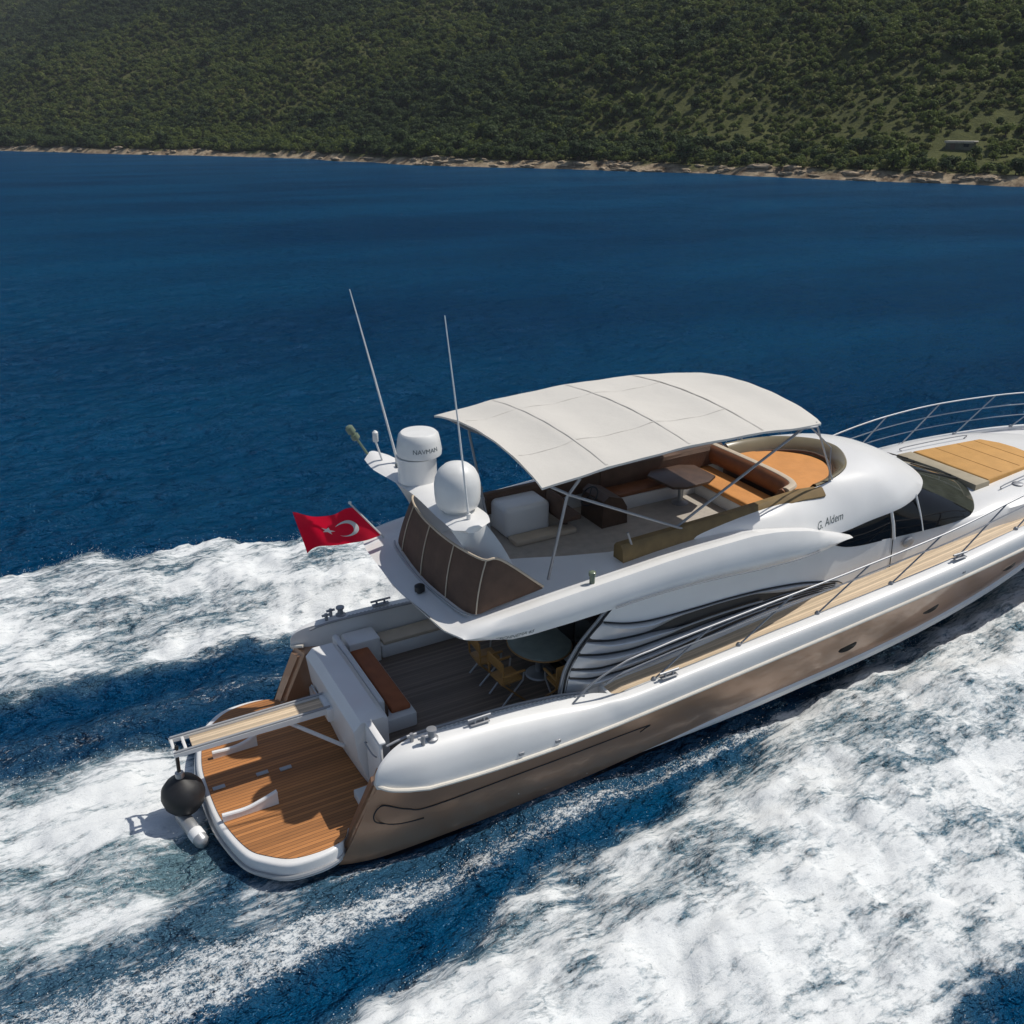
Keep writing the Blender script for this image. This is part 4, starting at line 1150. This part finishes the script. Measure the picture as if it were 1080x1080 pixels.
for i in n0:
    a = rc[i]; cvec = np.array([9.9, 0, 0]) - np.array([a[0], a[1], 0]); cvec = cvec / max(np.linalg.norm(cvec), .01)
    G.append([a + np.array([0, 0, .02]), a + np.array([0, 0, .045]) + cvec * .03, a + cvec * .10 + np.array([0, 0, .02]), a + cvec * .24 + np.array([0, 0, -.16]), a + cvec * .26 + np.array([0, 0, -.34])])
a_grid(bm, G); part('front_windshield', bm, 'tint', roof)
bm = bmesh.new(); a_tube(bm, [rc[i] + (np.array([9.9, 0, 0]) - np.array([rc[i][0], rc[i][1], 0])) / max(np.linalg.norm((np.array([9.9, 0]) - rc[i][:2])), .01) * .27 + np.array([0, 0, -.20]) for i in n0], .03, 6); part('panel_edge', bm, 'mesh', roof)

# --- glass
gt_ = [(9.7, -1.66, 3.14), (10.8, -1.65, 3.23), (11.8, -1.61, 3.30), (12.7, -1.31, 3.42), (13.05, -.72, 3.48), (13.15, 0, 3.50)]
gb_ = [(9.75, -1.66, 3.10), (10.40, -1.73, 2.79), (11.6, -1.75, 2.70), (14.0, -1.73, 2.66), (14.95, -.95, 2.80), (15.25, 0, 2.84)]
gt_ += [(p[0], -p[1], p[2]) for p in gt_[-2::-1]]; gb_ += [(p[0], -p[1], p[2]) for p in gb_[-2::-1]]
tc_, bc_ = catmull(gt_, 8), catmull(gb_, 8)
def glassband(i0, i1, name, m):
    bm = bmesh.new(); a_grid(bm, [[tc_[i] + (bc_[i] - tc_[i]) * v + np.array([0, np.sign(tc_[i][1]) * .03 * 4 * v * (1 - v), .02 * 4 * v * (1 - v)]) for v in np.linspace(0, 1, 6)] for i in range(i0, i1 + 1)])
    return part(name, bm, m)
ncat = len(tc_)
w_s = glassband(0, 25, 'side_window', 'glass'); w_f = glassband(25, ncat - 26, 'windscreen', 'glass2'); w_p = glassband(ncat - 26, ncat - 1, 'side_window', 'glass')
for sg in (-1, 1):
    for p0, p1, r_w in (((11.60, 1.645, 3.32), (11.68, 1.775, 2.68), .034), ((12.42, 1.53, 3.42), (12.52, 1.775, 2.66), .022)):
        bm = bmesh.new(); a_tube(bm, [(p0[0], sg * p0[1], p0[2]), ((p0[0] + p1[0]) / 2, sg * ((p0[1] + p1[1]) / 2 + .022), (p0[2] + p1[2]) / 2), (p1[0], sg * p1[1], p1[2])], r_w, 8); part('window_pillar', bm, 'gel')
for yy in (-.45, .45):
    i = int(np.argmin([abs(p[1] - yy) + (0 if p[0] > 12.8 else 9) for p in tc_]))
    bm = bmesh.new(); a_tube(bm, [tc_[i] + (bc_[i] - tc_[i]) * v + np.array([.0, 0, .03]) for v in (0, 1)], .025, 6); part('windscreen_mullion', bm, 'black', w_f)
    bm = bmesh.new(); a_tube(bm, [bc_[i] + np.array([.05, .1, .04]), bc_[i] * .45 + tc_[i] * .55 + np.array([.05, .5, .06])], .015, 6); part('wiper', bm, 'black', w_f)

# --- coachroof / trunk cabin forward
TW = tab([9.6, 11.5, 13, 14.5, 15.6, 17.5, 19, 20.4], [1.72, 1.752, 1.80, 1.92, 2.0, 1.8, 1.4, .6])
TZ = tab([9.6, 10.4, 11.6, 14.0, 15, 17.5, 19, 20.4], [2.80, 2.78, 2.70, 2.68, 2.81, 2.86, 2.78, 2.62])
G = []
for x in np.linspace(11.45, 20.4, 60):
    wd, zt, zd = TW(x), TZ(x), DECKZ(x); q_ = .3 + .7 * float(sstep(13.2, 15.2, np.array(x)))
    half_ = [(wd, zd - .02), (wd - .01, zd + .3 * (zt - zd)), (wd - .05, zd + .72 * (zt - zd)), (wd - .06 - .07 * q_, zt - .09 * q_), (wd - .08 - .20 * q_, zt - .02 * q_), (wd - .5, zt), (wd * .4, zt + .02), (0, zt + .02)]
    G.append([(x, -y, z) for y, z in half_] + [(x, y, z) for y, z in half_[-2::-1]])
bm = bmesh.new(); a_grid(bm, G, cap=True); trunk = part('coachroof', bm, 'gel', angle=50)
bm = bmesh.new(); a_tube(bm, [(11.68, -1.745, 2.80), (11.70, -1.76, 2.4), (11.72, -1.765, 1.98)], .010, 6); part('door_seam', bm, 'black')
bm = bmesh.new(); a_lathe(bm, [(0, -.01), (.11, -.01), (.13, .01), (.09, .03), (0, .02)], (12.15, -1.765, 2.50), 20, Matrix.Rotation(R(90), 3, 'X') @ Matrix.Diagonal((1.3, .8, 1))); part('side_fitting', bm, 'steel')
bm = bmesh.new(); a_lathe(bm, [(0, 0), (.11, 0), (.12, .03), (.07, .05), (0, .04)], (16.0, -1.38, TZ(16.0) + .0), 20); part('deck_filler', bm, 'steel')
# foredeck sunpad
bm = bmesh.new()
fo = [(15.42, -1.06), (15.40, 0), (15.42, 1.0), (17.55, .80), (17.75, .4), (17.8, 0), (17.75, -.4), (17.55, -.86)]
a_prism(bm, fo, 2.80, 2.97, .05, 3); fp = part('foredeck_sunpad', bm, 'ochre')
bm = bmesh.new()
for xx in (16.05, 16.75, 17.3): a_tube(bm, [(xx, -.98 + (xx - 15.4) * .09, 2.972), (xx, .94 - (xx - 15.4) * .09, 2.970)], .007, 6)
part('pad_seam', bm, 'padline', fp)
bm = bmesh.new(); a_prism(bm, [(14.92, -1.12), (15.02, 0), (14.95, 1.06), (15.40, 1.04), (15.39, 0), (15.41, -1.10)], 2.78, 2.955, .03); part('pad_headrest', bm, 'tan', fp)
for sg in (-1, 1):
    bm = bmesh.new(); a_tube(bm, catmull([(15.5, sg * 1.36, 2.82), (15.55, sg * 1.36, 2.92), (17.4, sg * 1.16, 2.96), (17.45, sg * 1.16, 2.86)], 4), .014, 6); part('grab_rail', bm, 'steel', trunk)

# --- guard rails
for sg in (-1, 1):
    def rp(x, h, inn=.06): return (x, sg * (TOE(x)[0] - inn), TOE(x)[1] + h)
    hh = tab([3.9, 4.2, 4.9, 6.5, 9, 12, 14, 16, 18, 20, 22, 23.2], [.02, .32, .64, .68, .68, .70, .78, .88, .92, .92, .90, .86])
    xs_r = np.concatenate([[3.9, 4.0, 4.15, 4.4, 4.9], np.linspace(5.4, 23.15, 44)])
    bm = bmesh.new(); a_tube(bm, catmull([rp(x, hh(x)) for x in xs_r], 2), .018, 8); rail = part('guard_rail', bm, 'steel')
    bm = bmesh.new(); a_tube(bm, [rp(x, hh(x) * .66 if x > 12 else hh(x) - .2) for x in np.concatenate([np.linspace(4.5, 5, 4), np.linspace(5.4, 23.1, 40)])], .014, 6); part('middle_wire', bm, 'steel', rail)
    bm = bmesh.new(); a_tube(bm, [rp(x, hh(x) * .34) for x in np.linspace(15.2, 23.1, 26)], .012, 6); part('lower_wire', bm, 'steel', rail)
    for fx in (5.5, 7.37, 9.25, 11.13, 13.0, 14.75, 16.5, 18.3, 20.1, 21.8):
        tx = min(fx + 1.18, 23.1)
        bm = bmesh.new(); a_tube(bm, [rp(fx, 0, .10), rp(tx, hh(tx))], .016, 8)
        a_lathe(bm, [(.05, 0), (.05, .02), (.03, .06), (0, .07)], rp(fx, -.005, .10), 10)
        part('stanchion', bm, 'steel', rail)

# --- bimini
def bim(x, y):
    u = (x - 3.52) / (9.12 - 3.52); v = y / 1.93
    z = 5.55 + .20 * (1 - v * v) + .16 * 4 * u * (1 - u) * (.55 + .45 * v * v) + .02 * u
    bw_ = (0.0, .196, .477, .753, 1.0); k_ = max([0] + [i for i in range(4) if u >= bw_[i]]); t_ = (u - bw_[k_]) / (bw_[k_ + 1] - bw_[k_])
    sag = -.075 * math.sin(math.pi * min(1, max(0, t_))) * (1 - .75 * v * v)
    return z + sag + .008 * math.sin(9 * x + 4 * y) * math.sin(5 * y)
G = []
for u in np.linspace(0, 1, 37):
    row = []
    for v in np.linspace(-1, 1, 25):
        y = 1.95 * v
        x = 3.50 + 5.74 * u + .10 * (abs(v) ** 3) * (1 if u < .5 else -1) * (1 - 4 * u * (1 - u)) * -.6
        if u > .9: x -= .16 * ((u - .9) / .1) * abs(v) ** 6
        wv = 1.95 - (.10 * ((u - .8) / .2) ** 2 if u > .8 else 0)
        row.append(Vector((x, wv * v, bim(x, y))))
    G.append(row)
bm = bmesh.new(); a_shell(bm, G, (0, 0, -.035)); bimini = part('bimini_top', bm, 'canvas', angle=60)
def seam_strip(pts, wv):
    bm = bmesh.new()
    a_grid(bm, [[Vector(p) - Vector(wv) + Vector((0, 0, .003)), Vector(p) + Vector((0, 0, .008)), Vector(p) + Vector(wv) + Vector((0, 0, .003))] for p in pts]); part('canvas_seam', bm, 'seam', bimini)
for xx in (4.62, 6.2, 7.75): seam_strip([(xx, y, bim(xx, y)) for y in np.linspace(-1.90, 1.90, 50)], (.022, 0, 0))
for yy in (-.95, .95): seam_strip([(x, yy, bim(x, yy)) for x in np.linspace(3.6, 7.7, 60)], (0, .014, 0))
def frame(pts, r=.02):
    bm = bmesh.new(); a_tube(bm, pts, r, 8); return part('bimini_tube', bm, 'steel')
for sg in (-1, 1):
    s1 = lambda p: (p[0], -sg * p[1], p[2])
    frame([s1((3.80, -.50 if sg > 0 else -1.55, 3.72)), s1((4.02, -1.72, 5.18)), s1((4.15, -1.88, 5.52))], .024)
    frame([s1((6.52, -1.52, 3.98)), s1((4.05, -1.74, 5.22)), s1((3.62, -1.90, 5.50))], .024)
    frame([s1((5.50, -1.56, 3.72)), s1((5.30, -1.58, 4.22))], .022)
    frame([s1((6.45, -1.44, 4.02)), s1((8.75, -1.82, 5.52))], .024)
    frame([s1((10.25, -1.28, 4.08)), s1((9.05, -1.82, 5.58))], .018)
    frame([s1((8.9, -1.82, 5.54)), s1((10.1, -1.28, 4.75)), s1((10.15, -1.30, 4.06))], .014)
    frame([s1((x, -1.90, bim(x, 1.9) - .05)) for x in np.linspace(3.55, 9.0, 14)], .018)
for xx in (3.56, 4.62, 6.2, 7.75, 8.98):
    bm = bmesh.new(); a_tube(bm, [(xx, y, bim(xx, y) - .052) for y in np.linspace(-1.9, 1.9, 20)], .016, 6); part('bimini_bow', bm, 'steel', bimini)

# --- flybridge furniture
bm = bmesh.new(); a_box(bm, (9.1, .35, 3.43), (.78, 2.3, .26), bev=.03); sofa = part('flybridge_sofa', bm, 'gel2')
bm = bmesh.new(); a_box(bm, (9.06, .35, 3.60), (.70, 2.24, .12), bev=.045, seg=3); part('sofa_seat', bm, 'orange', sofa)
bm = bmesh.new()
path = catmull([(9.45, 1.30, 3.90), (9.48, .5, 3.90), (9.48, -.5, 3.90), (9.40, -1.0, 3.88), (9.10, -1.14, 3.86)], 6)
a_tube(bm, path, [.2] * len(path), 12, sx=.55); part('sofa_back', bm, 'brown', sofa)
bm = bmesh.new(); path2 = [(p[0] + .07, p[1] * 1.02 - .02, p[2] + .17) for p in path]; a_tube(bm, path2, .055, 8, sx=1.5); part('back_piping', bm, 'beige', sofa)
bm = bmesh.new(); a_box(bm, (7.7, 1.15, 3.44), (2.1, .56, .28), bev=.03); ss2 = part('side_sofa', bm, 'gel2')
bm = bmesh.new(); a_box(bm, (7.7, 1.15, 3.61), (2.06, .52, .10), bev=.04); part('sofa_seat', bm, 'brown', ss2)
bm = bmesh.new(); a_box(bm, (7.7, 1.36, 3.85), (2.06, .12, .42), bev=.05); part('sofa_back', bm, 'mesh', ss2)
# sun pad at the front of the flybridge
so = [(9.62, -1.08), (10.3, -1.02), (10.8, -.82), (11.12, -.45), (11.22, 0), (11.12, .45), (10.8, .82), (10.3, 1.02), (9.62, 1.08)]
so = [(p[0], p[1]) for p in catmull([(x, y, 0) for x, y in so], 3)]
bm = bmesh.new(); a_prism(bm, so, 3.34, 3.78); spb = part('sunpad_base', bm, 'mesh')
bm = bmesh.new(); a_prism(bm, [(9.60 + (x - 9.62) * 1.005, y * 1.005) for x, y in so], 3.782, 3.90, .045, 3); part('sunpad_cushion', bm, 'orange', spb)
# flybridge table
bm = bmesh.new(); a_prism(bm, [(7.62, .20), (7.55, .95), (7.75, 1.12), (8.45, 1.12), (8.72, .95), (8.72, .28), (8.42, .10), (7.85, .08)], 3.86, 3.91, .012); ft = part('flybridge_table', bm, 'dwood')
bm = bmesh.new(); a_lathe(bm, [(.17, 3.312), (.17, 3.33), (.055, 3.36), (.05, 3.84), (.12, 3.859)], (8.15, .62, 0), 16); part('table_leg', bm, 'alu', ft)
# wet bar, helm console and helm seat
bm = bmesh.new(); a_box(bm, (4.75, 1.12, 3.62), (.95, .68, .60), bev=.09, seg=3); wb = part('wet_bar', bm, 'gel')
bm = bmesh.new(); a_box(bm, (4.95, .60, 3.36), (1.3, .34, .10), bev=.03); part('bar_step', bm, 'beige', wb)
bm = bmesh.new(); a_box(bm, (3.62, 1.44, 3.66), (.10, .06, .24), bev=.02); a_box(bm, (3.66, 1.40, 3.60), (.22, .05, .05), bev=.01); part('wall_fitting', bm, 'black', roof)
bm = bmesh.new()
G = [[(6.1, y, 3.31), (6.12, y, 3.85), (6.25, y, 3.94), (6.55, y, 3.84), (6.66, y, 3.66), (6.68, y, 3.31)] for y in (.35, .4, 1.05, 1.1)]
a_grid(bm, G, closed=True, cap=True); hc = part('helm_console', bm, 'dwood', angle=25)
bm = bmesh.new(); mt = Matrix.Rotation(R(-50), 3, 'Y')
for k in range(24):
    pass
ring_ = [Vector((6.04, .72, 3.86)) + mt @ Vector((.2 * math.cos(a), .2 * math.sin(a), 0)) for a in np.linspace(0, 2 * math.pi, 25)]
a_tube(bm, ring_, .016, 6, cap=False)
for a in (.5, 2.6, 4.7): a_tube(bm, [Vector((6.04, .72, 3.86)), Vector((6.04, .72, 3.86)) + mt @ Vector((.2 * math.cos(a), .2 * math.sin(a), 0))], .012, 6)
part('steering_wheel', bm, 'black', hc)
bm = bmesh.new(); a_box(bm, (5.50, .72, 3.62), (.42, .58, .12), bev=.05); a_box(bm, (5.30, .72, 3.86), (.12, .58, .40), bev=.05); a_lathe(bm, [(.15, 3.312), (.06, 3.34), (.05, 3.6)], (5.50, .72, 0), 12); part('helm_seat', bm, 'mesh')
# dodger around the aft end of the flybridge
bot = [(3.35, 1.42, 3.60), (2.75, 1.42, 3.58), (2.36, 1.30, 3.56), (2.24, .55, 3.54), (2.20, -.25, 3.53), (2.24, -1.0, 3.54), (2.36, -1.70, 3.56), (2.75, -1.74, 3.60), (3.62, -1.68, 3.66)]
top = [(3.25, 1.34, 3.98), (2.95, 1.26, 4.36), (2.60, 1.10, 4.42), (2.42, .42, 4.43), (2.38, -.30, 4.43), (2.42, -1.0, 4.43), (2.58, -1.66, 4.42), (2.86, -1.74, 4.38), (3.62, -1.70, 3.70)]
bcv, tcv = catmull(bot, 5), catmull(top, 5)
bm = bmesh.new()
G = [[Vector(a + (b - a) * v) + Vector((-.03 * 4 * v * (1 - v), 0, 0)) for v in np.linspace(0, 1, 7)] for a, b in zip(bcv, tcv)]
a_shell(bm, G, (.015, 0, .004)); dg_ = part('dodger_panel', bm, 'mesh')
bm = bmesh.new(); a_tube(bm, [Vector(p) + Vector((0, 0, .01)) for p in tcv], .02, 8); part('dodger_rail', bm, 'beige', dg_)
for k in (13, 19, 25, 31):
    bm = bmesh.new(); a_tube(bm, [Vector(bcv[k] + (tcv[k] - bcv[k]) * v) + Vector((-.03 * 4 * v * (1 - v) - .012, 0, 0)) for v in np.linspace(0, 1, 6)], .011, 6); part('dodger_batten', bm, 'beige', dg_)
bm = bmesh.new(); a_tube(bm, [Vector(p) + Vector((-.07, 0, -.0)) for p in bcv[10:31]], .016, 8); part('aft_hand_rail', bm, 'alu', dg_)
bm = bmesh.new(); a_lathe(bm, [(.05, 0), (.05, .04), (.085, .06), (.085, .15), (.04, .18), (0, .18)], (1.98, -.55, 3.46), 14); part('deck_lamp', bm, 'black', fly)
# --- radar arch
AX = tab([-1.75, -1.2, 0, 1.2, 1.75], [2.40, 2.50, 2.48, 2.30, 2.14]); AZ = tab([-1.75, -1.2, 0, 1.2, 1.75], [5.02, 4.98, 4.96, 4.98, 5.10]); AC = tab([-1.75, -1.65, -1.2, 0, 1.2, 1.65, 1.75], [.14, .30, .36, .30, .30, .22, .08])
G = []
for y in np.linspace(-1.75, 1.75, 30):
    c, xm, zm = AC(y), AX(y), AZ(y)
    G.append([(xm - c, y, zm), (xm - c * .6, y, zm + .045), (xm, y, zm + .055), (xm + c * .6, y, zm + .045), (xm + c, y, zm), (xm + c * .6, y, zm - .05), (xm, y, zm - .065), (xm - c * .6, y, zm - .05)])
bm = bmesh.new(); a_grid(bm, G, closed=True, cap=True); arch = part('radar_arch', bm, 'gel', angle=60)
for sg in (-1, 1):
    bm = bmesh.new(); yl = 1.22
    G = []
    for v in np.linspace(0, 1, 8):
        z = 3.55 + (4.95 - 3.55) * v; xm = 3.15 - .68 * v + .08 * math.sin(math.pi * v); c = .34 - .06 * v; y = sg * (yl - .05 * v)
        G.append([(xm - c, y, z), (xm - c * .5, y - .06, z), (xm + c * .5, y - .06, z), (xm + c, y, z), (xm + c * .5, y + .06, z), (xm - c * .5, y + .06, z)])
    a_grid(bm, G, closed=True, cap=True); part('arch_leg', bm, 'gel', arch, 50)
bm = bmesh.new(); a_lathe(bm, [(.33, 0), (.325, .05), (.325, .38), (.34, .41), (.34, .43), (0, .43)], (2.47, .50, 5.0), 28); rd = part('radar_pedestal', bm, 'gel', arch)
bm = bmesh.new(); a_lathe(bm, [(.30, .435), (.37, .45), (.375, .52), (.35, .70), (.33, .79), (.29, .83), (.10, .845), (0, .845)], (2.52, .50, 5.0), 32); part('radar_dome', bm, 'dome', rd)
def bendf(co, r=.372):
    a = co.x / r
    return Vector((r * math.sin(a), -r * math.cos(a), co.y)) * 1.0 + Vector((0, -co.z * 0, 0))
def bend2(co, r=.362):
    a = co.x / r; rr = r + co.z + .004 - co.y * .10
    return Vector((rr * math.sin(a), -rr * math.cos(a), co.y))
lettering('radar_lettering', 'NAVMAN', .105, 'ink', Matrix.Translation((2.52, .50, 5.56)) @ Matrix.Rotation(R(-4), 4, 'Z'), rd, bend=bend2)
bm = bmesh.new(); a_lathe(bm, [(.24, 0), (.25, .05), (.20, .06)], (2.50, -1.0, 5.03), 20)
a_lathe(bm, [(.22, .05), (.31, .10), (.345, .18), (.355, .30), (.355, .46), (.335, .57), (.28, .68), (.19, .76), (.08, .80), (0, .805)], (2.50, -1.0, 5.0), 28); part('satellite_dome', bm, 'dome', arch, 60)
bm = bmesh.new(); a_tube(bm, [(2.42, 1.28, 5.02), (2.42, 1.28, 5.16)], .035, 8); a_tube(bm, [(2.42, 1.28, 5.1), (2.13, 1.34, 6.6), (1.84, 1.40, 8.05)], [.022, .017, .008], 6); part('whip_antenna', bm, 'dome', arch)
bm = bmesh.new(); a_tube(bm, [(2.46, -1.46, 4.98), (2.46, -1.46, 5.14)], .035, 8); a_tube(bm, [(2.46, -1.46, 5.08), (2.35, -1.42, 6.6), (2.22, -1.38, 8.12)], [.018, .013, .007], 6); part('whip_antenna', bm, 'dome', arch)
bm = bmesh.new(); a_tube(bm, [(2.06, 1.72, 5.10), (1.90, 1.78, 5.40)], .022, 8); mtl = (Vector((1.90, 1.78, 5.40)) - Vector((2.06, 1.72, 5.10))).to_track_quat('Z', 'Y').to_matrix()
a_lathe(bm, [(.05, 0), (.075, .02), (.075, .10), (.05, .11), (.05, .14), (.075, .15), (.075, .26), (.04, .29), (0, .29)], (1.90, 1.78, 5.40), 14, mtl); part('masthead_light', bm, 'bulb', arch)
bm = bmesh.new(); a_tube(bm, [(2.22, 1.44, 5.03), (2.12, 1.46, 5.42)], .018, 8); a_lathe(bm, [(.04, 0), (.05, .02), (.05, .17), (.02, .2), (0, .2)], (2.12, 1.46, 5.42), 12); part('anchor_light', bm, 'dome', arch)
bm = bmesh.new(); a_box(bm, (2.42, 1.10, 5.06), (.20, .10, .05), bev=.015); part('arch_fitting', bm, 'ink', arch)
# --- lettering
from mathutils.bvhtree import BVHTree
def stick(o, target):
    t = BVHTree.FromPolygons([v.co for v in target.data.vertices], [p.vertices for p in target.data.polygons])
    for v in o.data.vertices:
        h, nrm, *_ = t.ray_cast(Vector((v.co.x, -4, v.co.z)), Vector((0, 1, 0)))
        if h is not None: v.co = h + Vector((0, -.004, .002))
ln = lettering('name_lettering', 'G. Aldem', .20, 'ink', Matrix.Translation((9.86, -2, 3.39)) @ Matrix.Rotation(R(-2), 4, 'Y') @ Matrix.Rotation(R(90), 4, 'X'), yacht, shear=.35, ext=0)
stick(ln, roof)
lw = lettering('wing_lettering', 'TECHNEMA 65', .10, 'ink', Matrix.Translation((2.86, -2.6, 3.24)) @ Matrix.Rotation(R(-.5), 4, 'Y') @ Matrix.Rotation(R(90), 4, 'X'), yacht, shear=.2, ext=0)
stick(lw, fly)

# ================================================================== LOOSE THINGS ON BOARD
def place(o, x, y, z, rz=0): o.matrix_world = BOAT @ Matrix.Translation((x, y, z)) @ Matrix.Rotation(rz, 4, 'Z')
# cockpit table
tbl = empty('cockpit_table'); tag(tbl, 'oval grey green topped table under the flybridge overhang', 'table')
bm = bmesh.new(); a_prism(bm, [(.56 * math.cos(a), .66 * math.sin(a)) for a in np.linspace(0, 2 * math.pi, 41)[:-1]], .66, .70, .015); finish('tabletop', bm, 'table', tbl)
bm = bmesh.new(); a_tube(bm, [(.56 * math.cos(a), .66 * math.sin(a), .655) for a in np.linspace(0, 2 * math.pi, 41)], .016, 6, cap=False); finish('rim', bm, 'wood', tbl)
bm = bmesh.new(); a_lathe(bm, [(.26, 0), (.24, .03), (.07, .07), (.06, .60), (.20, .655)], (0, 0, 0), 20); finish('pedestal', bm, 'alu', tbl)
place(tbl, 4.30, -.42, 1.10)
# folding chairs
def make_chair():
    c = empty('folding_chair')
    bm = bmesh.new(); a_box(bm, (0, 0, .45), (.44, .44, .05), bev=.02); finish('seat', bm, 'wood', c)
    bm = bmesh.new(); a_box(bm, (-.21, 0, .80), (.03, .50, .20), bev=.012); finish('backrest', bm, 'wood', c)
    for sg in (-1, 1):
        bm = bmesh.new(); a_tube(bm, [(-.22, sg * .25, .90), (-.20, sg * .25, .46), (.22, sg * .25, .02)], .018, 6); finish('leg', bm, 'wood', c)
        bm = bmesh.new(); a_tube(bm, [(.22, sg * .23, .62), (.20, sg * .23, .44), (-.22, sg * .23, .02)], .018, 6); finish('leg', bm, 'alu', c)
        bm = bmesh.new(); a_box(bm, (.0, sg * .25, .64), (.46, .05, .03), bev=.01); finish('armrest', bm, 'wood', c)
    return c
def copy_tree(o):
    c = o.copy(); COL.objects.link(c)
    for ch_ in o.children:
        k = ch_.copy(); COL.objects.link(k); k.parent = c
    return c
ch0 = make_chair()
CH = [(3.42, -.80, 0.05, 'ochre wooden folding chair nearest the transom bench, aft of the oval table'),
      (3.38, -.06, -0.05, 'ochre folding chair half hidden below the overhang edge, inboard of its neighbour'),
      (4.22, -1.38, 1.57, 'ochre folding chair between the oval table and the finned house side')]
for i, (x, y, a, lb) in enumerate(CH):
    c = ch0 if i == 0 else copy_tree(ch0)
    place(c, x, y, 1.10, a); tag(c, lb, 'chair', 'folding chairs round the cockpit table')
# fenders
fd = empty('ball_fender'); tag(fd, 'round black ball fender hanging off the stern of the swim platform', 'fender')
bm = bmesh.new(); a_lathe(bm, [(0, -.34), (.12, -.325), (.23, -.26), (.31, -.15), (.345, 0), (.32, .14), (.24, .25), (.12, .32), (.06, .36), (0, .38)], (0, 0, 0), 28); finish('ball', bm, 'rubber', fd, 60)
bm = bmesh.new(); a_lathe(bm, [(.07, .33), (.07, .44), (.03, .46), (0, .46)], (0, 0, 0), 12); finish('collar', bm, 'alu', fd)
bm = bmesh.new(); a_tube(bm, [(0, 0, .42), (.01, .0, .70), (.03, .02, .93)], .03, 8); finish('strap', bm, 'black', fd)
place(fd, -2.06, -.02, .62)
f2 = empty('stern_fender'); tag(f2, 'grey cylindrical fender with a white band below the black ball', 'fender')
bm = bmesh.new(); mt = Vector((.22, -.74, -.16)).to_track_quat('Z', 'Y').to_matrix()
a_lathe(bm, [(0, -.40), (.08, -.385), (.115, -.33), (.115, .33), (.08, .385), (0, .40)], (0, 0, 0), 20, mt); finish('body', bm, 'alu', f2, 60)
bm = bmesh.new(); a_lathe(bm, [(.116, .08), (.122, .09), (.122, .23), (.116, .24)], (0, 0, 0), 20, mt); finish('band', bm, 'white', f2)
bm = bmesh.new(); a_tube(bm, [mt @ Vector((0, 0, -.44)), mt @ Vector((0, .0, -.50)) + Vector((.2, .1, .16))], .015, 6); finish('rope', bm, 'black', f2)
place(f2, -2.06, -.42, .24)
# ensign
fl = empty('ensign_flag'); tag(fl, 'red flag with white crescent and star streaming from its staff', 'flag')
H0, H1 = np.array((2.17, 1.64, 3.56)), np.array((1.70, 1.64, 4.20))
F0, F1 = np.array((.80, 1.78, 3.50)), np.array((.70, 1.78, 4.20))
def flagp(u, v, off=0.0):
    a = H0 + (H1 - H0) * v; b = F0 + (F1 - F0) * v
    p = a + (b - a) * u
    w_ = .19 * math.sin(6.2 * u - 1.6 * v + .4) * (u ** .7) + .05 * math.sin(13 * u + 4 * v) * u ** .8
    p = p + np.array((0, -w_, .05 * math.sin(4.6 * u + 2.2) * u - .03 * u))
    return Vector(p) + Vector((0, -off, 0))
bm = bmesh.new(); a_grid(bm, [[flagp(u, v) for v in np.linspace(0, 1, 14)] for u in np.linspace(0, 1, 30)]); cl = finish('cloth', bm, 'red', fl, 180)
asp = 1.45
for off in (.006, -.006):
    bm = bmesh.new(); n_ = 32; G = []
    for k in range(n_ + 1):
        a = R(37) + (2 * math.pi - R(74)) * k / n_
        po = (.345 + .25 * math.cos(a) / asp, .5 + .25 * math.sin(a)); ai = math.atan2(math.sin(a) * .25, math.cos(a) * .25 - .0625)
        pi_ = (.345 + (.0625 + .2 * math.cos(ai)) / asp, .5 + .2 * math.sin(ai))
        G.append([flagp(*po, off), flagp((po[0] + pi_[0]) / 2, (po[1] + pi_[1]) / 2, off), flagp(*pi_, off)])
    a_grid(bm, G); finish('crescent', bm, 'white', cl, 180)
    bm = bmesh.new(); c0_ = bm.verts.new(flagp(.60, .5, off)); ring_ = []
    for k in range(10):
        rr = .125 if k % 2 == 0 else .05; a = math.pi + k * math.pi / 5
        ring_.append(bm.verts.new(flagp(.60 + rr * math.cos(a) / asp, .5 + rr * math.sin(a), off)))
    for k in range(10): bm.faces.new((c0_, ring_[k], ring_[(k + 1) % 10]))
    finish('star', bm, 'white', cl, 180)
dirs = (H1 - H0) / np.linalg.norm(H1 - H0)
bm = bmesh.new(); a_tube(bm, [Vector(H0 - dirs * .12), Vector(H1 + dirs * .12)], .016, 8); a_lathe(bm, [(.03, 0), (.03, .03), (0, .05)], Vector(H1 + dirs * .12), 8); finish('staff', bm, 'dome', fl)
fl.matrix_world = BOAT
